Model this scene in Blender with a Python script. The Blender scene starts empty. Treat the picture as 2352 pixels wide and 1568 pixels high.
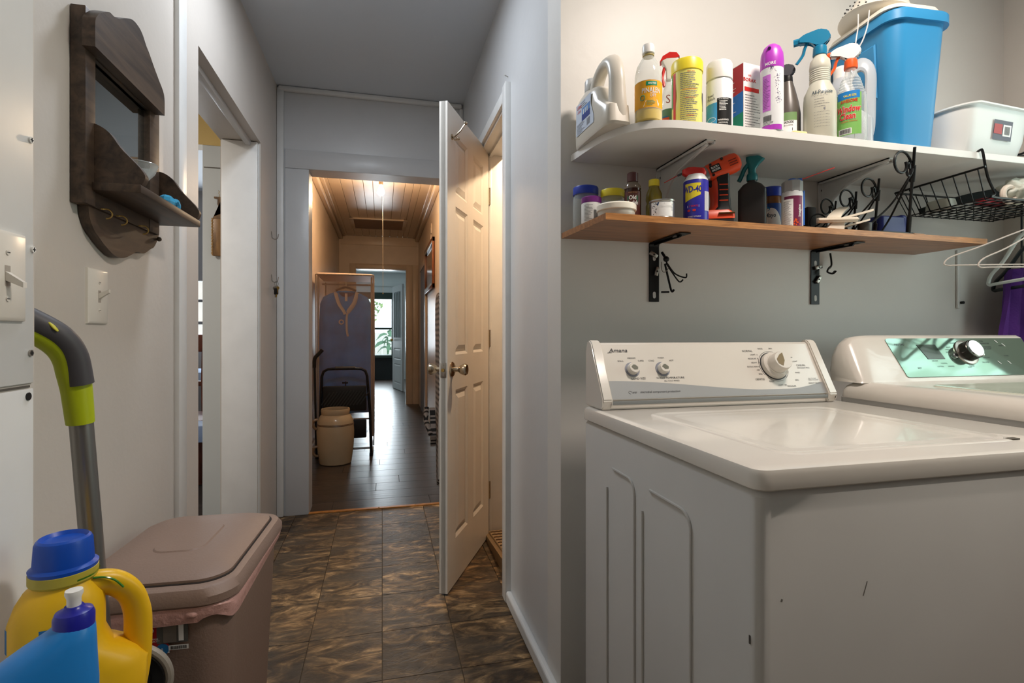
import bpy, bmesh, math, random
from math import sin, cos, pi, radians as R
from mathutils import Vector, Matrix
random.seed(7)
C = bpy.context.scene.collection
SC = bpy.context.scene

# ---------------------------------------------------------------- camera, world, exposure, lights
TH = math.atan(298/1206.)
cam_d = bpy.data.cameras.new('camera'); cam = bpy.data.objects.new('camera', cam_d); C.objects.link(cam)
cam.location = (0, 0, 1.075); cam.rotation_euler = (pi/2, 0, -TH)
cam_d.sensor_width = 36; cam_d.lens = 36*1206/2352.; cam_d.shift_y = -18/2352.; cam_d.clip_start = .02
SC.camera = cam
SC.view_settings.view_transform = 'Standard'; SC.view_settings.look = 'None'
SC.view_settings.gamma = 1; SC.view_settings.use_curve_mapping = False
SC.view_settings.exposure = 0.0
w = bpy.data.worlds.new('world'); SC.world = w; w.use_nodes = True
bgn = w.node_tree.nodes['Background']; bgn.inputs[0].default_value = (.80, .93, 1, 1); bgn.inputs[1].default_value = 2.6

def area(name, loc, rot, sx, sy, e, col):
    l = bpy.data.lights.new(name, 'AREA'); l.shape = 'RECTANGLE'; l.size = sx; l.size_y = sy; l.energy = e; l.color = col
    o = bpy.data.objects.new(name, l); o.location = loc; o.rotation_euler = rot; C.objects.link(o); return o
area('ceiling_lamp_light', (1.05, .56, 2.47), (0, 0, 0), .28, .28, 24.5, (1, .88, .78))
area('rear_fill_light', (.6, -1.52, 1.5), (R(-90), 0, R(180)), 1.2, 1.2, 1.0, (.90, .95, 1))  # added fill from behind the camera; the rear wall has no window
area('side_window_light', (2.26, .60, 1.55), (0, R(90), 0), 1.0, .9, 10, (.84, 1, .92))
area('far_window_light', (-.05, 12.75, 1.35), (R(-90), 0, 0), .8, 1.3, 70, (.85, .93, 1))
area('dining_window_light', (-1.9, 5.9, 1.6), (R(-90), 0, 0), 1.0, 1.0, 22, (.88, .94, 1))
area('dining_fill_light', (-2.0, 2.0, 2.45), (0, 0, 0), .3, .3, 30, (1, .92, .82))  # added fill to brighten the wall and jamb beyond the left doorway
area('hallway_lamp_light', (-.15, 1.9, 2.50), (0, 0, 0), .25, .25, 12, (.84, .91, 1))

cl = bpy.data.lights.new('closet_lamp_light', 'POINT'); cl.energy = 62; cl.color = (1, .74, .48); cl.shadow_soft_size = .03
clo = bpy.data.objects.new('closet_lamp_light', cl); clo.location = (1.02, 2.15, 2.40); C.objects.link(clo)

# ---------------------------------------------------------------- materials
def lin(c):
    c = c/255.
    return c/12.92 if c <= .04045 else ((c+.055)/1.055)**2.4
def rgb(r, g, b): return (lin(r), lin(g), lin(b), 1)
MC = {}
def mat(key, col, rough=.5, metal=0, trans=0, emit=0, bump=0, bscale=40, var=0, vscale=8, alpha=1, stretch=None, col2=None, coat=0, ior=1.45, aniso=0):
    if key in MC: return MC[key]
    m = bpy.data.materials.new(key); m.use_nodes = True
    nt = m.node_tree; p = nt.nodes['Principled BSDF']
    p.inputs['Base Color'].default_value = rgb(*col)
    p.inputs['Roughness'].default_value = rough; p.inputs['Metallic'].default_value = metal
    p.inputs['Transmission Weight'].default_value = trans; p.inputs['IOR'].default_value = ior
    p.inputs['Coat Weight'].default_value = coat
    if emit:
        p.inputs['Emission Color'].default_value = rgb(*col); p.inputs['Emission Strength'].default_value = emit
    if alpha < 1: p.inputs['Alpha'].default_value = alpha
    tc = nt.nodes.new('ShaderNodeTexCoord'); mp = nt.nodes.new('ShaderNodeMapping')
    nt.links.new(tc.outputs['Object'], mp.inputs[0])
    if stretch: mp.inputs['Scale'].default_value = stretch
    n = nt.nodes.new('ShaderNodeTexNoise'); n.inputs['Scale'].default_value = vscale; n.inputs['Detail'].default_value = 6
    nt.links.new(mp.outputs[0], n.inputs['Vector'])
    if var or col2:
        c2 = col2 or tuple(max(0, c*(1-var)) for c in col)
        mx = nt.nodes.new('ShaderNodeMix'); mx.data_type = 'RGBA'
        mx.inputs[6].default_value = rgb(*col); mx.inputs[7].default_value = rgb(*c2)
        rp = nt.nodes.new('ShaderNodeMapRange'); rp.inputs[1].default_value = .35; rp.inputs[2].default_value = .68
        nt.links.new(n.outputs[0], rp.inputs[0]); nt.links.new(rp.outputs[0], mx.inputs[0])
        nt.links.new(mx.outputs[2], p.inputs['Base Color'])
    if bump:
        n2 = nt.nodes.new('ShaderNodeTexNoise'); n2.inputs['Scale'].default_value = bscale; n2.inputs['Detail'].default_value = 4
        nt.links.new(mp.outputs[0], n2.inputs['Vector'])
        b = nt.nodes.new('ShaderNodeBump'); b.inputs['Strength'].default_value = bump; b.inputs['Distance'].default_value = .004
        nt.links.new(n2.outputs[0], b.inputs['Height']); nt.links.new(b.outputs[0], p.inputs['Normal'])
    MC[key] = m; return m
def film(key, col, fac=.35, rough=.1):
    """thin see-through plastic or glass: transparent mixed with a glossy coloured coat"""
    if key in MC: return MC[key]
    m = bpy.data.materials.new(key); m.use_nodes = True; nt = m.node_tree
    p = nt.nodes['Principled BSDF']; p.inputs['Base Color'].default_value = rgb(*col); p.inputs['Roughness'].default_value = rough
    t = nt.nodes.new('ShaderNodeBsdfTransparent'); t.inputs[0].default_value = (.96, .97, .97, 1)
    lw = nt.nodes.new('ShaderNodeLayerWeight'); lw.inputs[0].default_value = .25
    mr = nt.nodes.new('ShaderNodeMapRange'); mr.inputs[3].default_value = fac; mr.inputs[4].default_value = min(1, fac+.55)
    nt.links.new(lw.outputs['Facing'], mr.inputs[0])
    mx = nt.nodes.new('ShaderNodeMixShader'); nt.links.new(mr.outputs[0], mx.inputs[0])
    nt.links.new(t.outputs[0], mx.inputs[1]); nt.links.new(p.outputs[0], mx.inputs[2])
    nt.links.new(mx.outputs[0], nt.nodes['Material Output'].inputs[0])
    MC[key] = m; return m

def slate():
    m = bpy.data.materials.new('slate_vinyl'); m.use_nodes = True; nt = m.node_tree; N = nt.nodes.new; L = nt.links.new
    p = nt.nodes['Principled BSDF']; tc = N('ShaderNodeTexCoord'); oi = N('ShaderNodeObjectInfo')
    mul = N('ShaderNodeVectorMath'); mul.operation = 'MULTIPLY_ADD'
    cmb = N('ShaderNodeCombineXYZ')
    for i in range(3): L(oi.outputs['Random'], cmb.inputs[i])
    mul.inputs[1].default_value = (37, 91, 53); L(cmb.outputs[0], mul.inputs[0]); L(tc.outputs['Object'], mul.inputs[2])
    mp = N('ShaderNodeMapping'); L(mul.outputs[0], mp.inputs[0]); mp.inputs['Scale'].default_value = (1, 2.1, 1)
    n1 = N('ShaderNodeTexNoise'); n1.inputs['Scale'].default_value = 7; n1.inputs['Detail'].default_value = 9; n1.inputs['Distortion'].default_value = 1.6; n1.inputs['Roughness'].default_value = .62
    n2 = N('ShaderNodeTexNoise'); n2.inputs['Scale'].default_value = 3.1; n2.inputs['Detail'].default_value = 3
    n3 = N('ShaderNodeTexNoise'); n3.inputs['Scale'].default_value = 16; n3.inputs['Detail'].default_value = 8; n3.inputs['Distortion'].default_value = 3.
    for n in (n1, n2, n3): L(mp.outputs[0], n.inputs['Vector'])
    cr = N('ShaderNodeValToRGB'); e = cr.color_ramp.elements
    e[0].position = .30; e[0].color = rgb(36, 28, 22); e[1].position = .70; e[1].color = rgb(196, 160, 114)
    for pos, c in ((.44, (64, 49, 34)), (.52, (98, 76, 51)), (.60, (136, 108, 74))):
        k = e.new(pos); k.color = rgb(*c)
    L(n1.outputs[0], cr.inputs[0])
    mx = N('ShaderNodeMix'); mx.data_type = 'RGBA'; mx.blend_type = 'MIX'; mx.inputs[7].default_value = rgb(72, 64, 54)
    mr = N('ShaderNodeMapRange'); mr.inputs[1].default_value = .45; mr.inputs[2].default_value = .62; mr.inputs[4].default_value = .7
    L(n2.outputs[0], mr.inputs[0]); L(mr.outputs[0], mx.inputs[0]); L(cr.outputs[0], mx.inputs[6])
    m2 = N('ShaderNodeMix'); m2.data_type = 'RGBA'; m2.blend_type = 'OVERLAY'; m2.inputs[0].default_value = .55
    L(mx.outputs[2], m2.inputs[6]); L(n3.outputs[0], m2.inputs[7])
    hs = N('ShaderNodeHueSaturation'); mr2 = N('ShaderNodeMapRange'); mr2.inputs[3].default_value = .75; mr2.inputs[4].default_value = 1.25
    L(oi.outputs['Random'], mr2.inputs[0]); L(mr2.outputs[0], hs.inputs['Value']); L(m2.outputs[2], hs.inputs['Color'])
    L(hs.outputs[0], p.inputs['Base Color']); p.inputs['Roughness'].default_value = .46
    b = N('ShaderNodeBump'); b.inputs['Strength'].default_value = .5; b.inputs['Distance'].default_value = .004
    L(n3.outputs[0], b.inputs['Height']); L(b.outputs[0], p.inputs['Normal'])
    return m
def woodmat(key, dark, light, scale=(1, 14, 14), rough=.45, vs=3, bump=.15, rnd=True):
    if key in MC: return MC[key]
    m = bpy.data.materials.new(key); m.use_nodes = True; nt = m.node_tree; N = nt.nodes.new; L = nt.links.new
    p = nt.nodes['Principled BSDF']; tc = N('ShaderNodeTexCoord'); oi = N('ShaderNodeObjectInfo')
    mul = N('ShaderNodeVectorMath'); mul.operation = 'MULTIPLY_ADD'; cmb = N('ShaderNodeCombineXYZ')
    for i in range(3): L(oi.outputs['Random'], cmb.inputs[i])
    mul.inputs[1].default_value = (31, 17, 23); L(cmb.outputs[0], mul.inputs[0]); L(tc.outputs['Object'], mul.inputs[2])
    mp = N('ShaderNodeMapping'); mp.inputs['Scale'].default_value = scale; L(mul.outputs[0], mp.inputs[0])
    n = N('ShaderNodeTexNoise'); n.inputs['Scale'].default_value = vs; n.inputs['Detail'].default_value = 10; n.inputs['Distortion'].default_value = .6; n.inputs['Roughness'].default_value = .6
    L(mp.outputs[0], n.inputs['Vector'])
    cr = N('ShaderNodeValToRGB'); cr.color_ramp.elements[0].position = .32; cr.color_ramp.elements[1].position = .70
    cr.color_ramp.elements[0].color = rgb(*dark); cr.color_ramp.elements[1].color = rgb(*light); L(n.outputs[0], cr.inputs[0])
    hs = N('ShaderNodeHueSaturation'); mr2 = N('ShaderNodeMapRange'); mr2.inputs[3].default_value = .85 if rnd else 1; mr2.inputs[4].default_value = 1.15 if rnd else 1
    L(oi.outputs['Random'], mr2.inputs[0]); L(mr2.outputs[0], hs.inputs['Value']); L(cr.outputs[0], hs.inputs['Color'])
    L(hs.outputs[0], p.inputs['Base Color']); p.inputs['Roughness'].default_value = rough
    b = N('ShaderNodeBump'); b.inputs['Strength'].default_value = bump; b.inputs['Distance'].default_value = .003
    L(n.outputs[0], b.inputs['Height']); L(b.outputs[0], p.inputs['Normal'])
    MC[key] = m; return m

# ---------------------------------------------------------------- geometry helpers
class B:
    def __init__(s): s.bm = bmesh.new(); s.M = Matrix.Identity(4)
    def v(s, p): return s.bm.verts.new(s.M @ Vector(p))
    def f(s, vs):
        try: return s.bm.faces.new(vs)
        except ValueError: return None
    def box(s, x0, x1, y0, y1, z0, z1, bev=0, seg=2):
        vs = [s.v((x, y, z)) for x in (x0, x1) for y in (y0, y1) for z in (z0, z1)]
        fs = [s.f([vs[i] for i in q]) for q in ((0, 1, 3, 2), (4, 6, 7, 5), (0, 4, 5, 1), (2, 3, 7, 6), (0, 2, 6, 4), (1, 5, 7, 3))]
        if bev:
            es = set(e for f in fs for e in f.edges)
            bmesh.ops.bevel(s.bm, geom=list(es), offset=bev, segments=seg, affect='EDGES', profile=.5)
        return s
    def loft(s, rings, cap0=True, cap1=True, close=True):
        rv = [[s.v(p) for p in r] for r in rings]; n = len(rv[0])
        for a, b in zip(rv, rv[1:]):
            for i in range(n if close else n-1):
                j = (i+1) % n; s.f([a[i], a[j], b[j], b[i]])
        if cap0 and close: s.f(rv[0][::-1])
        if cap1 and close: s.f(rv[-1])
        return s
    def lathe(s, prof, n=28, c=(0, 0), cap0=True, cap1=True, a0=0, a1=2*pi, sx=1, sy=1):
        full = abs(a1-a0-2*pi) < 1e-6; k = n if full else n+1
        rings = [[(c[0]+r*sx*cos(a0+(a1-a0)*i/n), c[1]+r*sy*sin(a0+(a1-a0)*i/n), z) for i in range(k)] for r, z in prof]
        return s.loft(rings, cap0, cap1, full)
    def tube(s, pts, r, n=8, closed=False, cap=True):
        P = [Vector(p) for p in pts]; m = len(P); rings = []; u = None
        for i in range(m):
            if closed: t = P[(i+1) % m]-P[i-1]
            else: t = P[min(i+1, m-1)]-P[max(i-1, 0)]
            if t.length < 1e-9: t = Vector((0, 0, 1))
            t.normalize()
            if u is None:
                u = t.orthogonal().normalized()
            else:
                u = (u-t*u.dot(t)); u = u.normalized() if u.length > 1e-6 else t.orthogonal().normalized()
            w_ = t.cross(u); rr = r[i] if isinstance(r, list) else r
            ra, rb = rr if isinstance(rr, tuple) else (rr, rr)
            rings.append([tuple(P[i]+u*ra*cos(2*pi*k/n)+w_*rb*sin(2*pi*k/n)) for k in range(n)])
        if closed: rings.append(rings[0]); s.loft(rings, False, False)
        else: s.loft(rings, cap, cap)
        return s
    def prism(s, poly, ax, d0, d1):
        """poly in the plane normal to axis ax, given as the two other coordinates in order"""
        def q(a, b, d): return {'x': (d, a, b), 'y': (a, d, b), 'z': (a, b, d)}[ax]
        return s.loft([[q(a, b, d0) for a, b in poly], [q(a, b, d1) for a, b in poly]])
    def sphere(s, c, r, n=16, m=10, sx=1, sy=1, sz=1):
        rings = [[(c[0]+r*sx*sin(pi*j/m)*cos(2*pi*i/n), c[1]+r*sy*sin(pi*j/m)*sin(2*pi*i/n), c[2]-r*sz*cos(pi*j/m)) for i in range(n)] for j in range(1, m)]
        return s.loft(rings)
    def quad(s, *ps): s.f([s.v(p) for p in ps]); return s
    def text(s, txt, size, fn, xs=1., align='CENTER', bold=0., sub=False, shear=0):
        cu = bpy.data.curves.new('t', 'FONT'); cu.body = txt; cu.size = size; cu.align_x = align; cu.align_y = 'CENTER'
        cu.resolution_u = 2; cu.offset = bold*size; cu.shear = shear; cu.fill_mode = 'FRONT'
        o = bpy.data.objects.new('t', cu); C.objects.link(o)
        bpy.context.view_layer.update()
        dg = bpy.context.evaluated_depsgraph_get(); me = bpy.data.meshes.new_from_object(o.evaluated_get(dg))
        vs = [s.v(fn(v.co.x*xs, v.co.y)) for v in me.vertices]
        for p in me.polygons: s.f([vs[i] for i in p.vertices])
        C.objects.unlink(o); bpy.data.objects.remove(o); bpy.data.curves.remove(cu); bpy.data.meshes.remove(me)
        return s
    def bars(s, fn, w, h, n, seed=1, fill=.5):
        rr = random.Random(seed); x = -w/2; 
        while x < w/2:
            bw = w/n*(.4+rr.random()); s.quad(fn(x, -h/2), fn(min(x+bw*fill*1.2, w/2), -h/2), fn(min(x+bw*fill*1.2, w/2), h/2), fn(x, h/2)); x += bw
        return s
    def lines(s, fn, w, y0, y1, n, th, seed=1):
        rr = random.Random(seed)
        for i in range(n):
            y = y0+(y1-y0)*i/max(1, n-1); x1 = -w/2+w*(.55+.45*rr.random()); x = -w/2
            while x < x1:
                L_ = w*(.05+.12*rr.random()); e = min(x+L_, x1)
                s.quad(fn(x, y-th/2), fn(e, y-th/2), fn(e, y+th/2), fn(x, y+th/2)); x = e+w*.018
        return s
def rr(cx, cy, z, hx, hy, r, n=6):
    """rounded rectangle ring"""
    r = min(r, hx*.999, hy*.999); out = []
    for k, (sx, sy) in enumerate(((1, 1), (-1, 1), (-1, -1), (1, -1))):
        for i in range(n+1):
            a = k*pi/2+pi/2*i/n
            out.append((cx+sx*(hx-r)+r*cos(a), cy+sy*(hy-r)+r*sin(a), z))
    return out
def el(cx, cy, z, rx, ry, n=28, p=2.0):
    out = []
    for i in range(n):
        a = 2*pi*i/n; c_, s_ = cos(a), sin(a)
        k = (abs(c_)**p+abs(s_)**p)**(-1/p) if p != 2 else 1
        out.append((cx+rx*k*c_, cy+ry*k*s_, z))
    return out
def obj(name, b, m, parent=None, smooth=True, w=False, label=None, ang=35, kind=None):
    bm = b.bm; bmesh.ops.remove_doubles(bm, verts=bm.verts, dist=1e-6)
    bmesh.ops.recalc_face_normals(bm, faces=bm.faces)
    me = bpy.data.meshes.new(name); bm.to_mesh(me); bm.free()
    if smooth:
        for p in me.polygons: p.use_smooth = True
        try: me.set_sharp_from_angle(angle=R(ang))
        except Exception: pass
    me.materials.append(m)
    o = bpy.data.objects.new(name, me); C.objects.link(o)
    if parent is not None:
        o.parent = parent
        if w:
            q = parent; off = Vector((0, 0, 0))
            while q is not None:
                if not q.get('w_origin'): off -= q.location
                q = q.parent
            me.transform(Matrix.Translation(off))
    if label: o['label'] = label
    if kind: o['kind'] = kind
    return o
def print_(name, b, m, parent, w=False): return obj(name, b, m, parent, smooth=False, w=w)
def thing(name, label, cat, loc=(0, 0, 0), rz=0, group=None):
    o = bpy.data.objects.new(name, None); C.objects.link(o); o.location = loc; o.rotation_euler = (0, 0, rz)
    o.empty_display_size = .05
    o['label'] = label; o['category'] = cat
    if group: o['group'] = group
    return o
def solo(name, b, m, label, cat, group=None, **k):
    o = obj(name, b, m, None, **k); o['label'] = label; o['category'] = cat
    if group: o['group'] = group
    return o
def struct(name, b, m, parent=None, **k):
    k.setdefault('smooth', False)
    o = obj(name, b, m, parent, **k)
    if parent is None: o['kind'] = 'structure'
    return o
def cyl(r, z0, phi0=-pi/2):
    """map label coordinates to a cylinder about local z; phi0 the facing angle"""
    return lambda x, y: (r*cos(phi0+x/r), r*sin(phi0+x/r), z0+y)
def patch(r, z0, z1, w_, phi0=-pi/2, n=14):
    b = B(); h = w_/r/2; return b.lathe([(r, z0), (r, z1)], n, cap0=False, cap1=False, a0=phi0-h, a1=phi0+h)
def flat(ox, oy, oz, ax='-y', s=1):
    """label coordinates on an upright plane facing ax"""
    return {'-y': lambda x, y: (ox+x, oy, oz+y), '+x': lambda x, y: (ox, oy+x, oz+y), '-x': lambda x, y: (ox, oy-x, oz+y)}[ax]
def rect(b, fn, x0, x1, y0, y1): return b.quad(fn(x0, y0), fn(x1, y0), fn(x1, y1), fn(x0, y1))
def arc(c, r, a0, a1, n=14, plane='xz', k=1, y=0):
    out = []
    for i in range(n+1):
        a = a0+(a1-a0)*i/n; rr_ = r*(1+(k-1)*i/n); u, v_ = rr_*cos(a), rr_*sin(a)
        out.append({'xz': (c[0]+u, c[1], c[2]+v_), 'yz': (c[0], c[1]+u, c[2]+v_), 'xy': (c[0]+u, c[1]+v_, c[2])}[plane])
    return out
def smoothpath(pts, n=6):
    P = [Vector(p) for p in pts]; out = []
    for i in range(len(P)-1):
        p0 = P[max(i-1, 0)]; p1 = P[i]; p2 = P[i+1]; p3 = P[min(i+2, len(P)-1)]
        for k in range(n):
            t = k/n
            out.append(tuple(.5*((2*p1)+(p2-p0)*t+(2*p0-5*p1+4*p2-p3)*t*t+(3*p1-p0-3*p2+p3)*t**3)))
    out.append(tuple(P[-1])); return out

# common materials
WALL = mat('painted_wall', (203, 196, 188), .45, bump=.12, bscale=60, var=.025, vscale=3)
WALLB = mat('painted_wall_glossy', (206, 207, 208), .33, bump=.15, bscale=30, var=.025, vscale=3)
TRIM = mat('painted_trim', (222, 222, 220), .35, bump=.08, bscale=30, var=.03)
CEIL = mat('painted_ceiling', (208, 214, 221), .5, bump=.08)
HALLW = mat('hallway_paint', (212, 192, 170), .35, bump=.1, var=.03)
WHITEPL = mat('white_plastic', (232, 230, 226), .35)
WHITE = mat('print_white', (238, 238, 236), .5)
BLACK = mat('black_plastic', (18, 18, 19), .4)
INK = mat('print_ink', (34, 34, 38), .5)
GREYINK = mat('print_grey', (120, 120, 124), .5)
BLKMET = mat('black_metal', (22, 22, 23), .38, metal=.4)
BRASS = mat('brass', (190, 160, 95), .3, metal=1)
STEEL = mat('brushed_steel', (170, 165, 158), .32, metal=1)
CHROME = mat('chrome', (205, 205, 205), .12, metal=1)
MIRROR = mat('mirror_glass', (200, 210, 212), .02, metal=1)
DKWOOD = woodmat('dark_stained_wood', (42, 31, 24), (88, 70, 55), (14, 1.5, 14), .48, rnd=False)
# ================================================================ THE SETTING
SL = slate(); GROUT = mat('grout', (96, 80, 60), .6)
fl = struct('floor', B().box(-.62, 2.25, -1.65, 3.34, -.06, -.004), GROUT)
x0, y0, TX, TY = 0., 1.678, .2475, .274
tile_mesh = None
for i in range(-3, 9):
    for j in range(-4, 7):
        ax, ay = x0+i*TX, y0+j*TY
        bx0, bx1 = max(ax+.0012, -.60), min(ax+TX-.0012, 2.21); by0, by1 = ay+.0012, min(ay+TY-.0012, 3.335)
        if bx1-bx0 < .02 or by1-by0 < .004: continue
        if bx0 > .5 and by0 > 1.437: continue
        whole = abs(bx1-bx0-TX+.0024) < 1e-6 and abs(by1-by0-TY+.0024) < 1e-6
        if whole and tile_mesh is not None:
            o = bpy.data.objects.new('tile', tile_mesh); C.objects.link(o); o.parent = fl; o.location = (ax, ay, 0)
        else:
            o = obj('tile', B().box(bx0-ax, bx1-ax, by0-ay, by1-ay, -.006, 0, bev=.0007, seg=1), SL, fl, smooth=False); o.location = (ax, ay, 0)
            if whole: tile_mesh = o.data
# hallway and far room floor of dark boards
PLANK = woodmat('dark_floor_board', (34, 27, 24), (82, 70, 62), (2.2, 22, 22), .30, bump=.22)
flh = struct('floor_hallway', B().box(-1.7, 1.7, 3.34, 12.9, -.06, -.005), mat('floor_gap', (24, 20, 18), .7))
yy = 3.352; k = 0; rnd = random.Random(4)
while yy < 8.3:
    wd = .182; xs = [-.64, rnd.uniform(-.3, .35), .57] if k % 2 == 0 else [-.64, rnd.uniform(-.5, .0), .57]
    if k % 3 == 0: xs = [-.64, -.3+.14*(k % 4), .3+.05*(k % 5), .57]
    for a, b_ in zip(xs, xs[1:]):
        if b_-a < .03: continue
        obj('plank', B().box(a+.001, b_-.001, yy+.0012, yy+wd-.0012, -.008, 0, bev=.0008, seg=1), PLANK, flh, smooth=False)
    yy += wd; k += 1
b = B()
while yy < 12.7:
    b.box(-1.7, 1.7, yy+.001, yy+.18, -.008, 0); yy += .182
obj('planks', b, PLANK, flh, smooth=False, kind='stuff')
b = B().box(-.43, .41, 3.322, 3.352, -.002, .006, bev=.002)
th_ = struct('trim_threshold', b, mat('oak_strip', (196, 128, 56), .4, var=.2, vscale=30))
for x in (-.28, -.02, .2): obj('screw', B().lathe([(.004, .005), (.004, .0075), (.002, .008)], 10, c=(x, 3.337)), BRASS, th_)
# left wall of the near hall, with a doorway
b = B(); b.box(-.785, -.60, .887, 1.965, 0, 2.53); b.box(-.785, -.60, 2.897, 3.33, 0, 2.53); b.box(-.785, -.60, 1.965, 2.897, 2.043, 2.53)
wl = struct('wall_left', b, WALL)
obj('batten', B().box(-.602, -.585, 1.752, 1.815, 0, 2.53, bev=.004), TRIM, wl, w=True)
b = B().box(-.602, -.590, 1.752, 1.818, 2.38, 2.53, bev=.003)
obj('nail', B().tube([(-.60, 2.02, 2.37), (-.585, 2.02, 2.372)], .002), STEEL, wl, w=True)
b = B(); b.box(-.786, -.599, 1.962, 1.966, 0, 2.046); obj('jamb', B().box(-.78, -.605, 2.890, 2.897, 0, 2.043), TRIM, wl, w=True)
b = B().box(-.775, -.61, 2.872, 2.891, 0, 2.040, bev=.003); obj('door_stop', b, TRIM, wl, w=True)
obj('head_stop', B().box(-.665, -.64, 1.966, 2.872, 2.020, 2.044, bev=.002), WALLB, wl, w=True)
# near left panel that stands proud of the hall wall
b = B().box(-.60, -.48, -1.65, .887, 0, 2.53); wn = struct('wall_near_left', b, WALL)
obj('seam', B().box(-.4815, -.4785, -.3, .875, 1.000, 1.003), mat('seam_dark', (90, 86, 80), .7), wn, w=True)
obj('panel', B().box(-.48, -.477, -.3, .88, 1.006, 2.52, bev=.001), TRIM, wn, w=True)
obj('panel', B().box(-.48, -.477, -.3, .88, 0.01, .998, bev=.001), TRIM, wn, w=True)
for i, (y, z) in enumerate(((.872, 1.345), (.877, 1.193), (.872, 1.048))):
    s = obj('screw', B().tube([(-.478, y, z), (-.4745, y, z)], .0045, 12), WHITEPL if i < 2 else STEEL, wn, w=True)
    bb = B(); bb.box(-.4746, -.4740, y-.003, y+.003, z-.0007, z+.0007); bb.box(-.4746, -.4740, y-.0007, y+.0007, z-.003, z+.003); obj('slot', bb, INK, s, w=True, smooth=False)
obj('hole', B().tube([(-.478, .868, 1.008-.02), (-.4755, .868, .988)], .0055, 12), BLACK, wn, w=True)
# far wall with the opening to the long hallway
b = B(); b.box(-.785, -.424, 3.33, 3.48, 0, 2.54); b.box(.40, .66, 3.33, 3.48, 0, 2.54); b.box(-.424, .40, 3.33, 3.48, 2.053, 2.54)
wf = struct('wall_far', b, WALLB)
obj('casing', B().box(-.556, -.424, 3.322, 3.331, 0, 2.051, bev=.002), WALLB, wf, w=True)
obj('casing', B().box(-.556, .46, 3.323, 3.331, 2.053, 2.165, bev=.002), WALLB, wf, w=True)
obj('casing', B().box(.40, .46, 3.322, 3.331, 0, 2.051, bev=.002), WALLB, wf, w=True)
def qround(b, p0, p1, r=.018, n=8): return b.tube([p0, p1], r, n)
obj('corner_moulding', B().box(-.60, -.562, 3.305, 3.33, 0, 2.52, bev=.008), TRIM, wf, w=True)
obj('corner_moulding', B().box(.475, .50, 3.305, 3.33, 0, 2.50, bev=.008), TRIM, wf, w=True)
obj('crown_moulding', B().box(-.59, .49, 3.300, 3.33, 2.500, 2.528, bev=.008), TRIM, wf, w=True)
# right wall of the hall with the closet doorway
b = B(); b.box(.50, .62, 1.56, 2.10, 0, 2.53); b.box(.50, .62, 2.752, 3.34, 0, 2.53); b.box(.50, .62, 2.10, 2.752, 2.035, 2.53)
wr = struct('wall_right', b, WALLB)
obj('casing', B().box(.477, .505, 2.042, 2.100, 0, 2.085, bev=.003), TRIM, wr, w=True)
b = B().box(.485, .505, 2.085, 2.83, 2.035, 2.085, bev=.003); obj('casing', b, TRIM, wr, w=True)
obj('casing', B().box(.487, .505, 2.765, 2.83, 0, 2.035, bev=.003), TRIM, wr, w=True)
b = B().box(.50, .635, 2.738, 2.753, 0, 2.035, bev=.002); b.box(.548, .565, 2.728, 2.74, .02, 2.03, bev=.002); obj('jamb', b, TRIM, wr, w=True)
b = B().box(.50, .64, 2.10, 2.75, 2.022, 2.036); b.box(.548, .565, 2.11, 2.74, 2.008, 2.024); obj('jamb', b, TRIM, wr, w=True)
obj('nail', B().tube([(.50, 2.09, 2.125), (.485, 2.085, 2.128)], .002), STEEL, wr, w=True)
bb = B(); bb.box(.499, .500, 1.46, 1.465, 0, 2.5)
struct('baseboard_right', B().box(.478, .502, 1.43, 2.040, 0, .05, bev=.009, seg=3), TRIM)
# laundry back wall and right wall with its window
b = B().box(.50, 2.30, 1.437, 1.56, 0, 2.53); wb = struct('wall_back', b, mat('laundry_paint', (216, 213, 208), .42, bump=.12, bscale=30, var=.02, vscale=2))
b = B(); b.box(2.212, 2.33, -1.65, .18, 0, 2.53); b.box(2.212, 2.33, 1.05, 1.46, 0, 2.53); b.box(2.212, 2.33, .18, 1.05, 0, 1.02); b.box(2.212, 2.33, .18, 1.05, 2.06, 2.53)
struct('wall_laundry_right', b, WALL)
wi = struct('window_1', B().box(2.23, 2.26, .18, .23, 1.02, 2.06).box(2.23, 2.26, 1.0, 1.05, 1.02, 2.06).box(2.23, 2.26, .23, 1.0, 1.02, 1.07).box(2.23, 2.26, .23, 1.0, 2.01, 2.06).box(2.23, 2.26, .23, 1.0, 1.52, 1.56), TRIM)
obj('pane', B().box(2.243, 2.246, .2, 1.03, 1.04, 2.04), film('window_glass', (220, 235, 230), .04, .02), wi, smooth=False)
b = B(); b.box(-.60, 2.33, -1.75, -1.65, 0, 2.53); struct('wall_rear', b, mat('rear_wall_dark', (112, 96, 80), .6))  # unseen wall, coloured dark to cut bounced light
struct('ceiling', B().box(-.80, 2.34, -1.76, 3.47, 2.53, 2.60), CEIL)
# long hallway
b = B(); b.box(-.76, -.62, 3.48, 8.15, 0, 2.54); struct('wall_hallway_left', b, HALLW)
b = B(); b.box(.54, .68, 3.48, 8.15, 0, 2.54); hr = struct('wall_hallway_right', b, HALLW)
b = B(); b.box(-.62, -.38, 8.15, 8.30, 0, 2.54); b.box(.35, .54, 8.15, 8.30, 0, 2.54); b.box(-.38, .35, 8.15, 8.30, 2.04, 2.54)
hb = struct('wall_hallway_end', b, HALLW)
obj('head_board', B().box(-.60, .52, 8.135, 8.152, 2.40, 2.53, bev=.003), HALLW, hb, w=True)
for x0_, x1_ in ((-.47, -.38), (.35, .445), (.455, .53)): obj('casing', B().box(x0_, x1_, 8.13, 8.152, 0, 2.12, bev=.003), HALLW, hb, w=True)
obj('casing', B().box(-.38, .35, 8.13, 8.152, 2.04, 2.12, bev=.003), HALLW, hb, w=True)
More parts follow.
